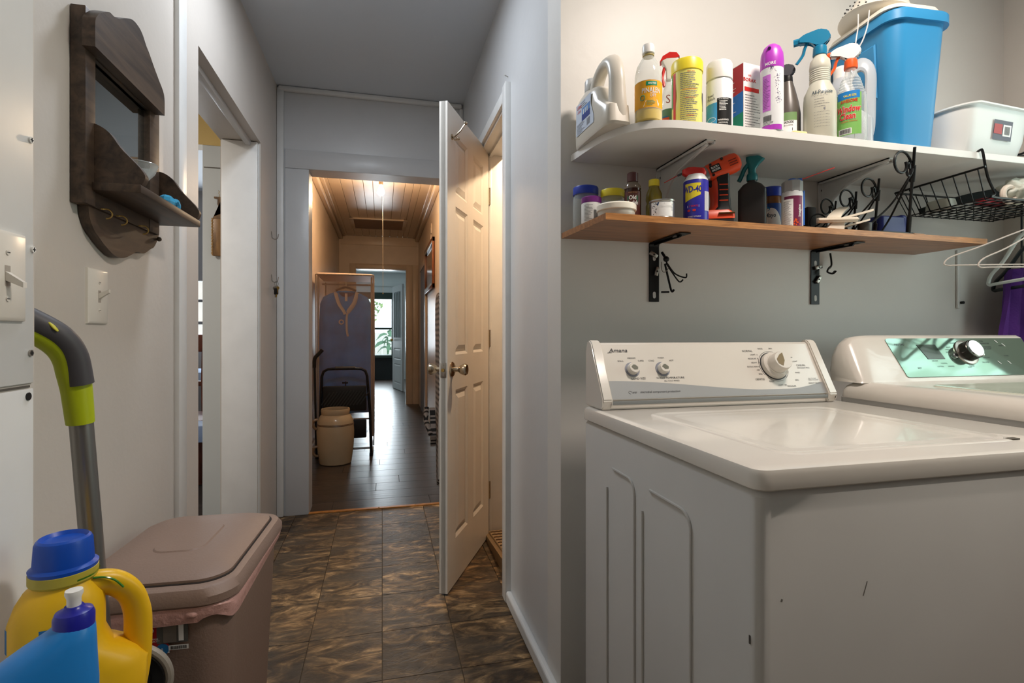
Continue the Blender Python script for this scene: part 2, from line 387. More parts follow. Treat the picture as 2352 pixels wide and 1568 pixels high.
obj('casing', B().box(.52, .541, 6.62, 6.72, 0, 2.04, bev=.003), HALLW, hr, w=True)
obj('casing', B().box(.522, .541, 6.72, 7.7, 1.96, 2.04, bev=.003), HALLW, hr, w=True)
obj('doorway_shade', B().box(.532, .541, 6.74, 7.6, 0, 1.96), mat('shaded_door', (120, 96, 76), .5), hr, w=True)  # flat dark leaf stands in for the shade of an open doorway
struct('baseboard_hallway_right', B().box(.512, .541, 3.48, 6.6, 0, .055, bev=.01), HALLW)
struct('baseboard_hallway_left', B().box(-.62, -.60, 3.48, 8.13, 0, .08, bev=.006), HALLW)
CW = mat('ceiling_board', (205, 184, 160), .26, bump=.04, var=.02)
ch = struct('ceiling_hallway', B().box(-.76, .68, 3.48, 8.16, 2.546, 2.60), mat('ceiling_gap', (120, 100, 84), .6))
xs = [-.62, -.50, -.39, -.28, -.18, -.09, 0.0, .11, .22, .30, .37, .46, .54]
for a, b_ in zip(xs, xs[1:]): obj('ceiling_plank', B().box(a+.0015, b_-.0015, 3.48, 8.15, 2.532, 2.548, bev=.0015, seg=1), CW, ch, smooth=False)
obj('batten', B().box(-.54, .50, 4.98, 5.10, 2.508, 2.533, bev=.006), CW, ch, w=True)
for x in (-.62, .485): obj('crown_moulding', B().box(x, x+.055, 3.48, 8.13, 2.470, 2.533, bev=.012), CW, ch, w=True)
b = B(); b.box(-.565, -.53, 3.48, 8.13, 2.515, 2.533, bev=.004); b.box(.455, .485, 3.48, 8.13, 2.515, 2.533, bev=.004); obj('cove_strip', b, CW, ch)
# far room with the window
FR = mat('far_room_paint', (220, 226, 226), .5); DG = mat('dark_green_paint', (48, 66, 58), .5); LOWW = mat('dark_lower_wall', (38, 44, 46), .6)
b = B(); b.box(-1.7, -.46, 12.7, 12.85, 0, 2.54); b.box(.26, 1.7, 12.7, 12.85, 0, 2.54); b.box(-.46, .26, 12.7, 12.85, 0, .58); b.box(-.46, .26, 12.7, 12.85, 1.90, 2.54)
wfr = struct('wall_far_room', b, FR)
b = B(); b.box(-.60, .40, 12.69, 12.70, 0, .52); obj('wainscot', b, LOWW, wfr)
b = B(); b.box(-.60, -.46, 12.66, 12.71, .52, 2.04, bev=.004); b.box(.21, .40, 12.66, 12.71, .52, 2.04, bev=.004); b.box(-.462, .212, 12.662, 12.712, 1.88, 2.038, bev=.004); b.box(-.6, .40, 12.62, 12.72, .50, .56, bev=.004)
w2 = struct('window_2', b, DG)
obj('window_sash', B().box(-.46, .22, 12.70, 12.73, 1.17, 1.215), DG, w2, w=True, smooth=False)
obj('pane', B().box(-.45, .25, 12.735, 12.738, .57, 1.90), film('window_glass', (220, 235, 230), .04, .02), w2, w=True, smooth=False)
b = B(); b.box(-1.7, -1.6, 8.3, 12.7, 0, 2.54); b.box(1.6, 1.7, 8.3, 12.7, 0, 2.54); b.box(-1.7, -.62, 8.16, 8.3, 0, 2.54); b.box(.54, 1.7, 8.16, 8.3, 0, 2.54); struct('wall_far_room_sides', b, FR)
struct('ceiling_far_room', B().box(-1.7, 1.7, 8.3, 12.85, 2.50, 2.56), FR)
obj('picture_rail', B().box(-1.6, 1.6, 12.66, 12.70, 2.19, 2.205), FR, wfr, w=True)
# dining room seen through the left doorway
b = B(); b.box(-3.2, -.785, 3.20, 3.30, 2.11, 2.53); dr = struct('wall_dining_upper', b, mat('yellow_lit_wall', (206, 178, 112), .5))  # yellow light on this upper wall is put into its colour
b = B(); b.box(-.957, -.785, 3.20, 3.30, 0, 2.11, bev=.003); dj = struct('trim_dining', b, mat('pale_blue_white', (200, 206, 208), .35, bump=.1, bscale=25))
obj('seam', B().box(-.95, -.79, 3.198, 3.201, 1.985, 1.990), mat('seam_dark', (90, 86, 80), .7), dj, w=True, smooth=False)
b = B(); b.box(-3.3, -3.2, 1.2, 6.1, 0, 2.54); b.box(-3.2, -.785, 1.1, 1.2, 0, 2.54); struct('wall_dining_left', b, WALL)
b = B(); b.box(-.957, -.90, 3.3, 6.0, 0, 2.54); struct('wall_dining_right', b, WALL)
b = B(); b.box(-3.2, -2.35, 6.0, 6.1, 0, 2.54); b.box(-1.35, -.90, 6.0, 6.1, 0, 2.54); b.box(-2.35, -1.35, 6.0, 6.1, 0, .95); b.box(-2.35, -1.35, 6.0, 6.1, 1.62, 2.54)
struct('wall_dining_end', b, mat('dining_grey', (150, 150, 152), .6))
w3 = struct('window_3', B().box(-2.35, -1.35, 6.0, 6.04, 1.40, 1.425).box(-2.35, -1.35, 6.0, 6.04, 1.17, 1.20), mat('window_bar', (120, 124, 130), .5))
obj('window_glow', B().box(-2.34, -1.36, 6.06, 6.07, .96, 1.61), mat('window_glow_white', (245, 246, 240), .6, emit=.8), w3, smooth=False)  # opaque sheet with its own glow stands in for daylight
struct('ceiling_dining', B().box(-3.3, -.785, 1.1, 6.1, 2.54, 2.6), CEIL)
struct('floor_dining', B().box(-3.3, -.60, 1.1, 6.1, -.06, -.003), woodmat('dining_floor', (36, 33, 32), (74, 66, 60), (2, 20, 20), .3))
# closet behind the panel door
CB = mat('closet_brown', (92, 66, 42), .6)
b = B(); b.box(.62, 1.5, 3.30, 3.40, 0, 2.5); b.box(1.5, 1.6, 1.56, 3.40, 0, 2.5); b.box(.62, 1.6, 1.56, 3.40, 2.5, 2.56)
struct('wall_closet', b, CB)
sill = struct('trim_closet_sill', B(), TRIM)
bm = B(); bm.prism([(2.105, 0), (2.745, 0), (2.745, .022), (2.105, .078)], 'x', .524, .64)
bpy.data.objects.remove(sill); sill = struct('trim_closet_sill', bm, mat('sill_tan', (150, 124, 92), .5, var=.1))
struct('floor_closet', B().box(.62, 1.55, 1.56, 3.35, -.02, .02), CB)
# yard outside the far window
b = B(); b.box(-8, 8, 13.2, 30, -.3, -.25); struct('ground_yard', b, mat('yard_grass', (150, 170, 110), .9, var=.3))
# ================================================================ PANEL DOOR
def panel_door(root, W, H, T, m, cols, rows, n='panel'):
    """slab in local x 0..W, y -T/2..T/2; each panel a raised field in a sunk bed"""
    xs = [0]+[c for ab in cols for c in ab]+[W]; zs = [.008]+[c for ab in rows for c in ab]+[H]
    b = B()
    b.box(0, W, -T/2+.008, T/2-.008, .008, H)
    for i in range(0, len(xs), 2): b.box(xs[i], xs[i+1], -T/2, T/2, .008, H)
    for i in range(0, len(zs), 2):
        for ca, cb in cols: b.box(ca, cb, -T/2, T/2, zs[i], zs[i+1])
    obj('slab', b, m, root, smooth=False)
    for (xa, xb) in cols:
        for (za, zb) in rows:
            b = B()
            for s in (-1, 1):
                y0_, y1_ = s*(T/2-.008), s*(T/2-.001); c = []
                for d, y in ((.0, s*(T/2-.0005)), (.012, y0_), (.022, y0_), (.040, y1_)):
                    c.append([(xa+d, y, za+d), (xb-d, y, za+d), (xb-d, y, zb-d), (xa+d, y, zb-d)])
                b.loft(c, False, True)
            obj(n, b, m, root, smooth=False)
dx, dy = -.2866/.638, -.57/.638
dr_ = thing('panel_door', 'white six-panel door standing ajar over the slate floor', 'door', (.530, 2.730, 0), math.atan2(dy, dx))
DOORM = mat('door_paint', (224, 219, 210), .38, bump=.08, bscale=25, var=.02)
panel_door(dr_, .638, 2.03, .035, DOORM, [(.105, .275), (.365, .535)], [(.20, .835), (.985, 1.62), (1.675, 1.925)])
KNOB = mat('satin_nickel', (186, 172, 150), .25, metal=1)
for s in (-1, 1):
    b = B(); b.M = Matrix.Translation((.582, s*.0175, .925)) @ Matrix.Rotation(-s*pi/2, 4, 'X')
    b.lathe([(.032, 0), (.032, .003), (.026, .008), (.011, .010), (.010, .030), (.017, .036), (.024, .052), (.025, .060), (.021, .066), (.010, .062), (.0, .062)], 24)
    k = obj('knob', b, KNOB, dr_)
b = B(); b.box(.637, .6395, -.0125, .0125, .895, .955, bev=.001); lp = obj('latch_plate', b, STEEL, dr_)
obj('latch', B().tube([(.639, 0, .925), (.647, 0, .925)], .007, 10), BRASS, lp)
for z in (.905, .945): obj('screw', B().tube([(.6395, 0, z), (.6402, 0, z)], .003, 8), STEEL, lp)
for z in (1.80, .25, 1.05): obj('hinge', B().tube([(-.004, .02, z-.045), (-.004, .02, z+.045)], .006, 8), KNOB, dr_)
b = B(); b.tube([(.585, .018, 1.90), (.585, .030, 1.90), (.58, .055, 1.925), (.575, .075, 1.955)], .0035, 8); b.sphere((.575, .075, 1.957), .008, 10, 8)
b.tube([(.585, .022, 1.90), (.587, .033, 1.885), (.587, .045, 1.888)], .0035, 8); b.sphere((.587, .047, 1.89), .007, 10, 8)
b.tube([(.585, .0175, 1.90), (.585, .021, 1.90)], .012, 12)
obj('coat_hook', b, KNOB, dr_)
for x in (.60, .03): obj('hinge_mark', B().box(x, x+.004, -.0185, -.017, 1.96, 1.995), INK, dr_, smooth=False)

# ================================================================ WALL MIRROR WITH SHELF
mr_ = thing('wall_mirror', 'dark wooden wall mirror with scalloped crest and little shelf', 'mirror', (-.60, 1.45, 1.25)); L0 = (-.60, 1.45, 1.25)
def P2(poly, n=5): return [(a, b) for _, a, b in smoothpath([(0, a, b) for a, b in poly], n)]
fy0, fy1 = 1.216, 1.572
b = B(); b.box(-.599, -.572, fy0, fy0+.038, 1.335, 1.728, bev=.002); b.box(-.599, -.572, fy1-.058, fy1, 1.335, 1.728, bev=.002)
b.box(-.599, -.574, fy0+.036, fy1-.056, 1.640, 1.728); b.box(-.599, -.574, fy0+.036, fy1-.056, 1.335, 1.43)
obj('frame', b, DKWOOD, mr_, w=True)
b = B(); b.box(-.588, -.582, fy0+.036, fy0+.044, 1.42, 1.655); b.box(-.588, -.582, fy1-.055, fy1-.049, 1.42, 1.655); b.box(-.588, -.582, fy0+.036, fy1-.052, 1.640, 1.648)
obj('bead', b, DKWOOD, mr_, w=True)
obj('mirror_pane', B().box(-.590, -.586, fy0+.036, fy1-.052, 1.42, 1.65), MIRROR, mr_, w=True, smooth=False)
cr_ = P2([(y_+.038*max(0, 1-(y_-1.166)/.3), z_) for y_, z_ in [(1.166, 1.642), (1.166, 1.690), (1.174, 1.706), (1.195, 1.724), (1.228, 1.742), (1.252, 1.745), (1.275, 1.752), (1.305, 1.768), (1.345, 1.786), (1.378, 1.789), (1.405, 1.783), (1.430, 1.766), (1.450, 1.756), (1.474, 1.740), (1.508, 1.718), (1.536, 1.700), (1.544, 1.680), (1.544, 1.642)]], 5)
b = B(); b.prism(cr_, 'x', -.573, -.550); obj('crest', b, DKWOOD, mr_, w=True)
obj('shelf', B().box(-.599, -.484, 1.238, 1.604, 1.366, 1.384, bev=.003), DKWOOD, mr_, w=True)
side = P2([(-.594, 1.384), (-.594, 1.485), (-.587, 1.504), (-.567, 1.503), (-.545, 1.488), (-.525, 1.459), (-.505, 1.437), (-.490, 1.420), (-.480, 1.402), (-.486, 1.385)], 5)
for y in (1.247, 1.580): obj('side_board', B().prism(side, 'y', y, y+.017), DKWOOD, mr_, w=True)
hb_ = [(1.243, 1.366), (1.243, 1.335), (1.248, 1.312), (1.265, 1.290), (1.285, 1.278), (1.307, 1.266), (1.348, 1.250), (1.38, 1.248), (1.406, 1.253), (1.435, 1.264), (1.462, 1.274), (1.50, 1.276), (1.536, 1.292), (1.560, 1.302), (1.582, 1.325), (1.592, 1.345), (1.592, 1.362)]
obj('apron', B().prism(P2(hb_, 4), 'x', -.598, -.580), DKWOOD, mr_, w=True)
for y in (1.283, 1.350, 1.460):
    z = 1.338
    b = B(); b.tube([(-.582, y-.006, z), (-.570, y-.004, z-.001)]+[(-.566+.009*sin(a), y+.004*sin(a), z-.010+.010*cos(a)) for a in [k*.36 for k in range(0, 10)]], .0017, 6)
    obj('cup_hook', b, BRASS, mr_, w=True)
obj('knob', B().sphere((-.574, 1.575, 1.325), .006), DKWOOD, mr_, w=True)
g = thing('glass_bowl', 'small clear glass bowl on the mirror shelf', 'bowl', (-.545, 1.385, 1.384))
obj('bowl', B().lathe([(.016, 0), (.017, .003), (.006, .008), (.006, .035), (.015, .044), (.030, .062), (.037, .082), (.035, .082), (.028, .064), (.012, .048), (0, .046)], 24), film('clear_glass', (235, 240, 240), .22, .04), g)
obj('rim', B().tube([(.036*cos(a), .036*sin(a), .082) for a in [k*pi/12 for k in range(24)]], .0012, 6, closed=True), mat('glass_edge', (215, 220, 220), .1, trans=.5), g)
g = thing('glass_bird', 'turquoise cut-glass figurine on the mirror shelf', 'figurine', (-.520, 1.475, 1.384))
BLG = film('blue_glass', (70, 175, 220), .6, .08)
b = B(); b.sphere((0, 0, .018), .018, 9, 6, sy=1.7); obj('body', b, BLG, g, smooth=False)
b = B(); b.tube(smoothpath([(0, .025, .018), (.004, .045, .032), (.006, .056, .022), (.004, .050, .008), (0, .036, .010)], 4), .006, 6); obj('handle', b, BLG, g, smooth=False)

# ================================================================ SWITCHES, HOOKS, KEYS on the left wall
def switch(x, y, z, lab, up, W=.082, Hh=.118):
    t = thing('light_switch', lab, 'light switch', (x, y, z))
    b = B(); b.loft([[(.0, -W/2, -Hh/2), (.0, W/2, -Hh/2), (.0, W/2, Hh/2), (.0, -W/2, Hh/2)], [(.004, -W/2+.001, -Hh/2+.001), (.004, W/2-.001, -Hh/2+.001), (.004, W/2-.001, Hh/2-.001), (.004, -W/2+.001, Hh/2-.001)], [(.007, -W/2+.006, -Hh/2+.006), (.007, W/2-.006, -Hh/2+.006), (.007, W/2-.006, Hh/2-.006), (.007, -W/2+.006, Hh/2-.006)]])
    obj('cover_plate', b, mat('ivory_plate', (226, 220, 210), .28), t)
    obj('slot', B().box(.0068, .0074, -.005, .005, -.013, .013), mat('slot_grey', (168, 160, 150), .5), t, smooth=False)
    b = B(); s = 1 if up else -1
    b.loft([[(.006, -.0045, -.006), (.006, .0045, -.006), (.006, .0045, .006), (.006, -.0045, .006)], [(.026, -.0038, s*.012-.0035), (.026, .0038, s*.012-.0035), (.026, .0038, s*.012+.0035), (.026, -.0038, s*.012+.0035)]]); obj('toggle', b, mat('ivory_plate', (226, 220, 210), .28), t)
    for sz in (-1, 1):
        q = obj('screw', B().tube([(.0065, 0, sz*.030), (.0082, 0, sz*.030)], .0036, 12), mat('ivory_plate', (226, 220, 210), .28), t)
        obj('slot', B().box(.0082, .0085, -.003, .003, sz*.030-.0005, sz*.030+.0005), INK, q, smooth=False)
switch(-.477, .815, 1.150, 'ivory toggle switch on the near left panel, lever pointing down', False)
switch(-.60, 1.315, 1.155, 'ivory toggle switch below the wooden wall mirror, lever pointing up', True)
def cup_hook(y, z, lab):
    b = B(); b.tube([(-.60, y, z+.03), (-.596, y, z+.004)]+[(-.581+.016*cos(a), y, z+.002+.016*sin(a)) for a in [pi+k*pi/9 for k in range(10)]]+[(-.563, y, z+.016)], .0022, 6)
    return solo('cup_hook', b, STEEL, lab, 'hook')
cup_hook(3.16, 1.615, 'small empty steel hook on the left wall above the hanging keys')
cup_hook(3.16, 1.375, 'small steel hook on the left wall that holds the keys')
kr = thing('key_ring', 'bunch of keys hanging from a hook beside the hallway opening', 'keys', (-.572, 3.15, 1.34), R(62))
obj('ring', B().tube([(0, .013*cos(a), .013*sin(a)+.012) for a in [k*pi/10 for k in range(20)]], .0015, 6, closed=True), STEEL, kr)
obj('fob', B().box(-.006, .006, -.011, .013, -.048, -.012, bev=.004), BLACK, kr)
for i, (y, a) in enumerate(((-.014, .2), (.006, 0), (.018, -.25))):
    b = B(); b.M = Matrix.Translation((.004*(i-1), y, -.004)) @ Matrix.Rotation(a, 4, 'X'); b.tube([(-.001, 0, -.008), (.001, 0, -.008)], .010, 12); b.box(-.001, .001, -.0035, .0035, -.060, -.016); obj('key', b, STEEL if i else BRASS, kr)

# wooden brush ornament on the dining room jamb
br = thing('wooden_ornament', 'carved gilt wooden ornament hanging beyond the left doorway', 'ornament', (-.872, 3.185, 1.50))
GILT = woodmat('gilt_wood', (70, 48, 28), (150, 112, 66), (8, 8, 2), .4)
obj('board', B().box(-.028, .03, -.008, .008, 0, .205, bev=.004), GILT, br)
obj('rope_edge', B().tube([(-.030+.002*sin(k*1.3), -.006+.002*cos(k*1.3), .004+.0033*k) for k in range(62)], .0045, 6), mat('rope_tan', (176, 140, 92), .6), br)
b = B(); b.prism([(-.028, .205), (.03, .205), (.022, .215), (.010, .235), (.014, .262), (0, .27), (-.005, .285), (-.004, .312), (-.022, .316), (-.022, .325), (.02, .325), (.02, .25), (.02, .235), (-.02, .218)], 'y', -.006, .004)
obj('carving', b, GILT, br, smooth=False)
obj('hook', B().tube([(.005, 0, .325), (.004, -.004, .34)]+[(.000+.006*cos(a), -.006, .352+.006*sin(a)) for a in (-1.5, -.8, 0, .8, 1.6)], .0015, 6), BRASS, br)

# ================================================================ FLOOR MOP behind the near left panel
mp_ = thing('floor_mop', 'floor mop with lime and grey bent handle on a steel pole', 'mop', (-.445, 1.10, .0)); GRN = mat('lime_plastic', (176, 190, 20), .38); DGR = mat('grey_rubber', (74, 72, 76), .5)
pole = [(-.402, 1.075, .01), (-.441, 1.015, .935)]
def mo(n, b, m):
    b.bm.transform(Matrix.Translation((.40, -1.10, .022 if n != 'mop_head' else 0))); obj(n, b, m, mp_)
mo('pole', B().tube(pole, .0165, 18), mat('grey_alu', (150, 150, 148), .3, metal=.85))
hp = smoothpath([(-.4405, 1.016, .905), (-.4445, 1.008, .985), (-.449, 1.0, 1.04), (-.4605, .985, 1.078), (-.487, .965, 1.112), (-.520, .935, 1.146), (-.552, .91, 1.165)], 6)
zc = lambda z: z if z < .96 else .96+(z-.96)*.70
hp = [(x, y, zc(z)) for x, y, z in hp]
mo('handle', B().tube(hp, [(.019+.004*min(1, i/8), .021) for i in range(len(hp))], 18), GRN)
off = [(p[0]+.0085*(1 if i > 0 else 1), p[1]-.004, p[2]+.007*min(1, i/18)) for i, p in enumerate(hp)]
mo('grip', B().tube(off[5:], [.0185]*len(off[5:]), 16), DGR)
b = B(); b.tube(smoothpath([(x, y, zc(z)-.004) for x, y, z in [(-.480, .962, 1.092), (-.487, .955, 1.076), (-.498, .950, 1.072), (-.510, .942, 1.088)]], 4), .006, 8); mo('trigger', b, mat('dark_olive', (44, 50, 34), .5))
b = B(); b.sphere((0, 0, 0), .005, 12, 8, sx=.5, sz=2.6)
b.bm.transform(Matrix.Translation((-.452, .962, 1.066)) @ Matrix.Rotation(R(-38), 4, 'Y')); mo('button', b, mat('button_yellow', (204, 196, 60), .4))
mo('mop_head', B().box(-.52, -.30, 1.02, 1.12, .005, .045, bev=.012), DGR)

# ================================================================ WASTE BIN
bn = thing('trash_can', 'taupe plastic kitchen trash can with swing lid and pink liner', 'trash can', (-.415, 1.32, 0))
TAU = mat('taupe_plastic', (140, 118, 106), .5, bump=.15, bscale=220)
cxb, cyb = -.420, 1.315
b = B(); b.loft([rr(0, 0, 0, .115, .175, .05, 8), rr(0, 0, .03, .12, .18, .05, 8), rr(0, 0, .54, .142, .205, .055, 8), rr(0, 0, .575, .146, .209, .055, 8)]); 
b.box(.02, .026, -.204, -.190, .02, .50)
bn.location = (cxb, cyb, 0); bn.rotation_euler = (0, 0, R(-3))
obj('bin', b, TAU, bn)
b = B(); b.loft([rr(0, 0, .562, .152, .215, .06, 8), rr(0, 0, .568, .158, .221, .062, 8), rr(0, 0, .582, .158, .221, .062, 8), rr(0, 0, .595, .150, .213, .060, 8), rr(0, 0, .598, .142, .205, .056, 8)], True, True); obj('rim', b, TAU, bn)
b = B(); b.loft([rr(0, .0, .597, .134, .190, .055, 8), rr(0, .0, .604, .134, .190, .055, 8), rr(0, 0, .612, .118, .172, .05, 8), rr(0, 0, .616, .07, .11, .04, 8)], True, True); lid = obj('lid', b, TAU, bn)
b = B(); b.loft([rr(.0, .01, .6155, .052, .085, .03, 8), rr(0, .01, .6185, .049, .082, .03, 8)], True, True); obj('lid_field', b, TAU, lid)
obj('gap', B().loft([rr(0, 0, .5975, .1375, .1945, .055, 8), rr(0, 0, .5992, .1375, .1945, .055, 8)]), mat('gap_dark', (40, 32, 28), .8), bn)
PINK = mat('pink_liner', (216, 170, 162), .35, bump=.8, bscale=60)
b = B(); rings = []
for k, (z, e) in enumerate(((.570, .003), (.562, .008), (.553, .006), (.545, .004))):
    r_ = rr(0, 0, z, .146+e, .209+e, .055, 8); rings.append([(x+.0015*sin(i*2.1+k), y, zz+(.010*sin(i*.7)-.012*(1 if 10 < i < 40 else 0))*(k/3)) for i, (x, y, zz) in enumerate(r_)])
b.loft(rings, False, False); b.sphere((.085, -.212, .550), .008, 10, 8, sx=1.6); obj('liner', b, PINK, bn)
fnb = lambda x, y: (x, -.1475-.0012-(y)*.0512, y)
def binf(ox, oy): return lambda x, y: (ox+x*.62+.056, -.182-.0022-(.542-(.522-y)*.62-.03)*.0490, .542-(.522-y)*.62)
f0 = binf(0, 0)
b = B(); b.quad(f0(-.125, .522), f0(-.125, .435), f0(-.035, .435), f0(-.055, .522)); b.quad(f0(-.055, .522), f0(-.035, .435), f0(-.012, .425), f0(-.052, .522)); st = obj('sticker', b, mat('label_red', (168, 28, 34), .45), bn, smooth=False)
f1 = lambda x, y: tuple(a-c for a, c in zip(f0(x, y), (0, .0004, 0)))
b = B(); rect(b, f1, -.125, -.018, .420, .4355); b.text('H LID', .020, lambda x, y: tuple(a-c for a, c in zip(f0(x-.083, y+.492), (0, .0008, 0))), bold=.02); b.text('LARGE', .007, lambda x, y: tuple(a-c for a, c in zip(f0(x-.058, y+.466), (0, .0008, 0)))); b.text('CAPACITY', .007, lambda x, y: tuple(a-c for a, c in zip(f0(x-.060, y+.459), (0, .0008, 0))))
b.text('7', .03, lambda x, y: tuple(a-c for a, c in zip(f0(x-.075, y+.513), (0, .0008, 0)))); obj('print', b, WHITE, st, smooth=False)
b = B(); rect(b, f1, -.052, .034, .45, .522); obj('picture', b, mat('label_photo_grey', (92, 92, 88), .5), st, smooth=False)
f2 = lambda x, y: tuple(a-c for a, c in zip(f0(x, y), (0, .0009, 0)))
b = B(); rect(b, f2, -.034, .002, .452, .515); obj('picture', b, mat('label_photo_taupe', (120, 112, 104), .5), st, smooth=False)
b = B(); rect(b, f2, .008, .022, .455, .522); rect(b, f2, -.02, .035, .428, .443); obj('print', b, WHITE, st, smooth=False)
b = B(); b.bars(lambda x, y: tuple(a-c for a, c in zip(f0(x+.008, y+.4355), (0, .0013, 0))), .045, .010, 16); obj('barcode', b, INK, st, smooth=False)
b = B(); b.prism([(.011*cos(k*pi/10), .011*sin(k*pi/10)) for k in range(20)], 'y', -.0006, 0); b.bm.transform(Matrix.Translation(f0(-.037, .432))); ds = obj('seal', b, mat('label_blue', (30, 110, 170), .5), st, smooth=False)
b = B(); b.text('B', .011, lambda x, y: tuple(a-c for a, c in zip(f0(x-.037, y+.432), (0, .0012, 0)))); obj('print', b, WHITE, st, smooth=False)

# ================================================================ CORNER STAND with the two detergent bottles
stn = thing('side_stand', 'low white stand below the detergent bottles at the near left', 'stand', (-.34, .60, 0))
obj('top', B().box(-.134, .05, -.26, .262, .545, .565, bev=.004), TRIM, stn)
for sx in (-.120, .036):
    for sy in (-.245, .245): obj('leg', B().box(sx-.012, sx+.012, sy-.012, sy+.012, 0, .545, bev=.002), TRIM, stn)
YEL = mat('yellow_plastic', (236, 186, 26), .36); BLU = mat('blue_cap', (12, 74, 178), .38)
jg = thing('detergent_jug', 'large yellow detergent jug with ribbed blue cap at lower left', 'jug', (-.383, .808, .5665), R(26)); jg.scale = (.8, .8, .8)
b = B(); b.loft([el(0, 0, 0, .078, .046, 36, 3), el(0, 0, .012, .086, .053, 36, 3), el(0, 0, .085, .088, .055, 36, 3), el(-.008, 0, .105, .080, .055, 36, 2.8), el(-.025, 0, .125, .065, .054, 36, 2.6), el(-.031, 0, .150, .061, .052, 36, 2.4), el(-.031, 0, .185, .061, .052, 36, 2.4), el(-.028, 0, .210, .056, .050, 36, 2.3), el(-.026, 0, .228, .048, .046, 36), el(-.024, 0, .236, .041, .041, 36), el(-.024, 0, .241, .040, .040, 36)]); 
jb = obj('body', b, YEL, jg)
b = B(); hp = smoothpath([(-.03, 0, .205), (.005, 0, .219), (.036, 0, .216), (.060, 0, .194), (.072, 0, .16), (.074, 0, .12), (.072, 0, .07), (.066, 0, .03)], 6)
b.tube(hp, [(.022-.007*min(1, i/22), .030-.006*min(1, i/22)) for i in range(len(hp))], 18); obj('handle', b, YEL, jg)
b = B(); b.lathe([(.042, .238), (.045, .242), (.045, .256), (.042, .258)], 36, c=(-.024, 0)); obj('collar', b, mat('collar_olive', (184, 168, 60), .35), jg)
b = B(); ring = []
for z, r0, rb in ((.256, .044, 0), (.262, .045, 0), (.266, .039, 0), (.268, .0385, .001), (.300, .0365, .001), (.305, .0352, 0), (.308, .032, 0), (.302, .028, 0), (.301, 0.004, 0)):
    ring.append([(-.024+(r0+rb*(i % 2))*cos(2*pi*i/80), (r0+rb*(i % 2))*sin(2*pi*i/80), z) for i in range(80)])
b.loft(ring); obj('cap', b, BLU, jg, ang=25)
b = B(); b.tube(smoothpath([(.012, -.024, .238), (.026, -.026, .236), (.040, -.027, .228), (.052, -.026, .212)], 4), [.0018]*13, 6); obj('drip', b, mat('green_gel', (70, 130, 40), .2), jg)
b = B(); b.lathe([(.0432, .240), (.0462, .2475)], 30, c=(-.024, 0), cap0=False, cap1=False, a0=-1.2, a1=1.2); obj('drip', b, mat('green_gel', (70, 130, 40), .2), jg)
b = B(); ps = [(-.031+.0625*cos(a), .0535*sin(a)) for a in [-3.0+k*.1 for k in range(14)]]
b.loft([[(x, y, z) for x, y in ps] for z in (.148, .185)], False, False, False); lb = obj('label', b, mat('label_blue', (30, 110, 170), .5), jg)
BB = mat('bright_blue_plastic', (30, 124, 200), .33)
bt = thing('dish_soap_bottle', 'blue squeeze bottle with white push-pull cap at lower left', 'bottle', (-.327, .665, .566), R(26)); bt.scale = (.75, .75, .83)
b = B(); b.loft([el(-.042, 0, 0, .070, .036, 32, 3), el(-.042, 0, .01, .075, .040, 32, 3), el(-.042, 0, .16, .075, .040, 32, 3), el(-.035, 0, .192, .066, .038, 32, 2.6), el(-.014, 0, .216, .044, .034, 32, 2.2), el(.000, 0, .230, .029, .028, 32), el(.003, 0, .238, .021, .021, 32)]); obj('body', b, BB, bt)
b = B(); b.lathe([(.023, .230), (.0245, .232), (.0245, .246), (.022, .252), (.013, .256), (.011, .259)], 28, c=(.004, 0)); obj('cap', b, mat('deep_blue_cap', (30, 34, 150), .3), bt)
b = B(); b.lathe([(.0085, .254), (.0085, .268), (.011, .274), (.0105, .279), (0.002, .280)], 20, c=(.004, 0)); obj('spout', b, WHITEPL, bt)
b = B(); b.loft([[(x-.043, y, z) for x, y in [(.0815*math.copysign(abs(cos(a))**(2/3), cos(a)), .0415*math.copysign(abs(sin(a))**(2/3), sin(a))) for a in [-2.3+k*.1 for k in range(16)]]] for z in (.02, .10)], False, False, False); obj('label', b, WHITE, bt)
rb = thing('floor_fan', 'round black unit with pale grey rim between jug and trash can', 'fan', (-.398, .985, 0))
b = B(); b.M = Matrix.Translation((0, 0, .505)) @ Matrix.Rotation(R(90), 4, 'X') 
b.tube([(.054*cos(a), .054*sin(a), 0) for a in [k*pi/24 for k in range(48)]], .007, 10, closed=True); obj('rim', b, mat('rim_grey', (142, 136, 126), .4), rb)
b = B(); b.M = Matrix.Translation((0, .0, .505)) @ Matrix.Rotation(R(90), 4, 'X'); b.lathe([(.050, -.02), (.050, .010), (.04, .004), (.03, .004), (.025, .014), (0.001, .016)], 40); obj('drum', b, BLACK, rb)
b = B(); b.tube([(0, 0, .43), (0, 0, .02)], .012, 10); b.lathe([(.08, 0), (.08, .012), (.02, .022)], 30); obj('stand', b, BLACK, rb)
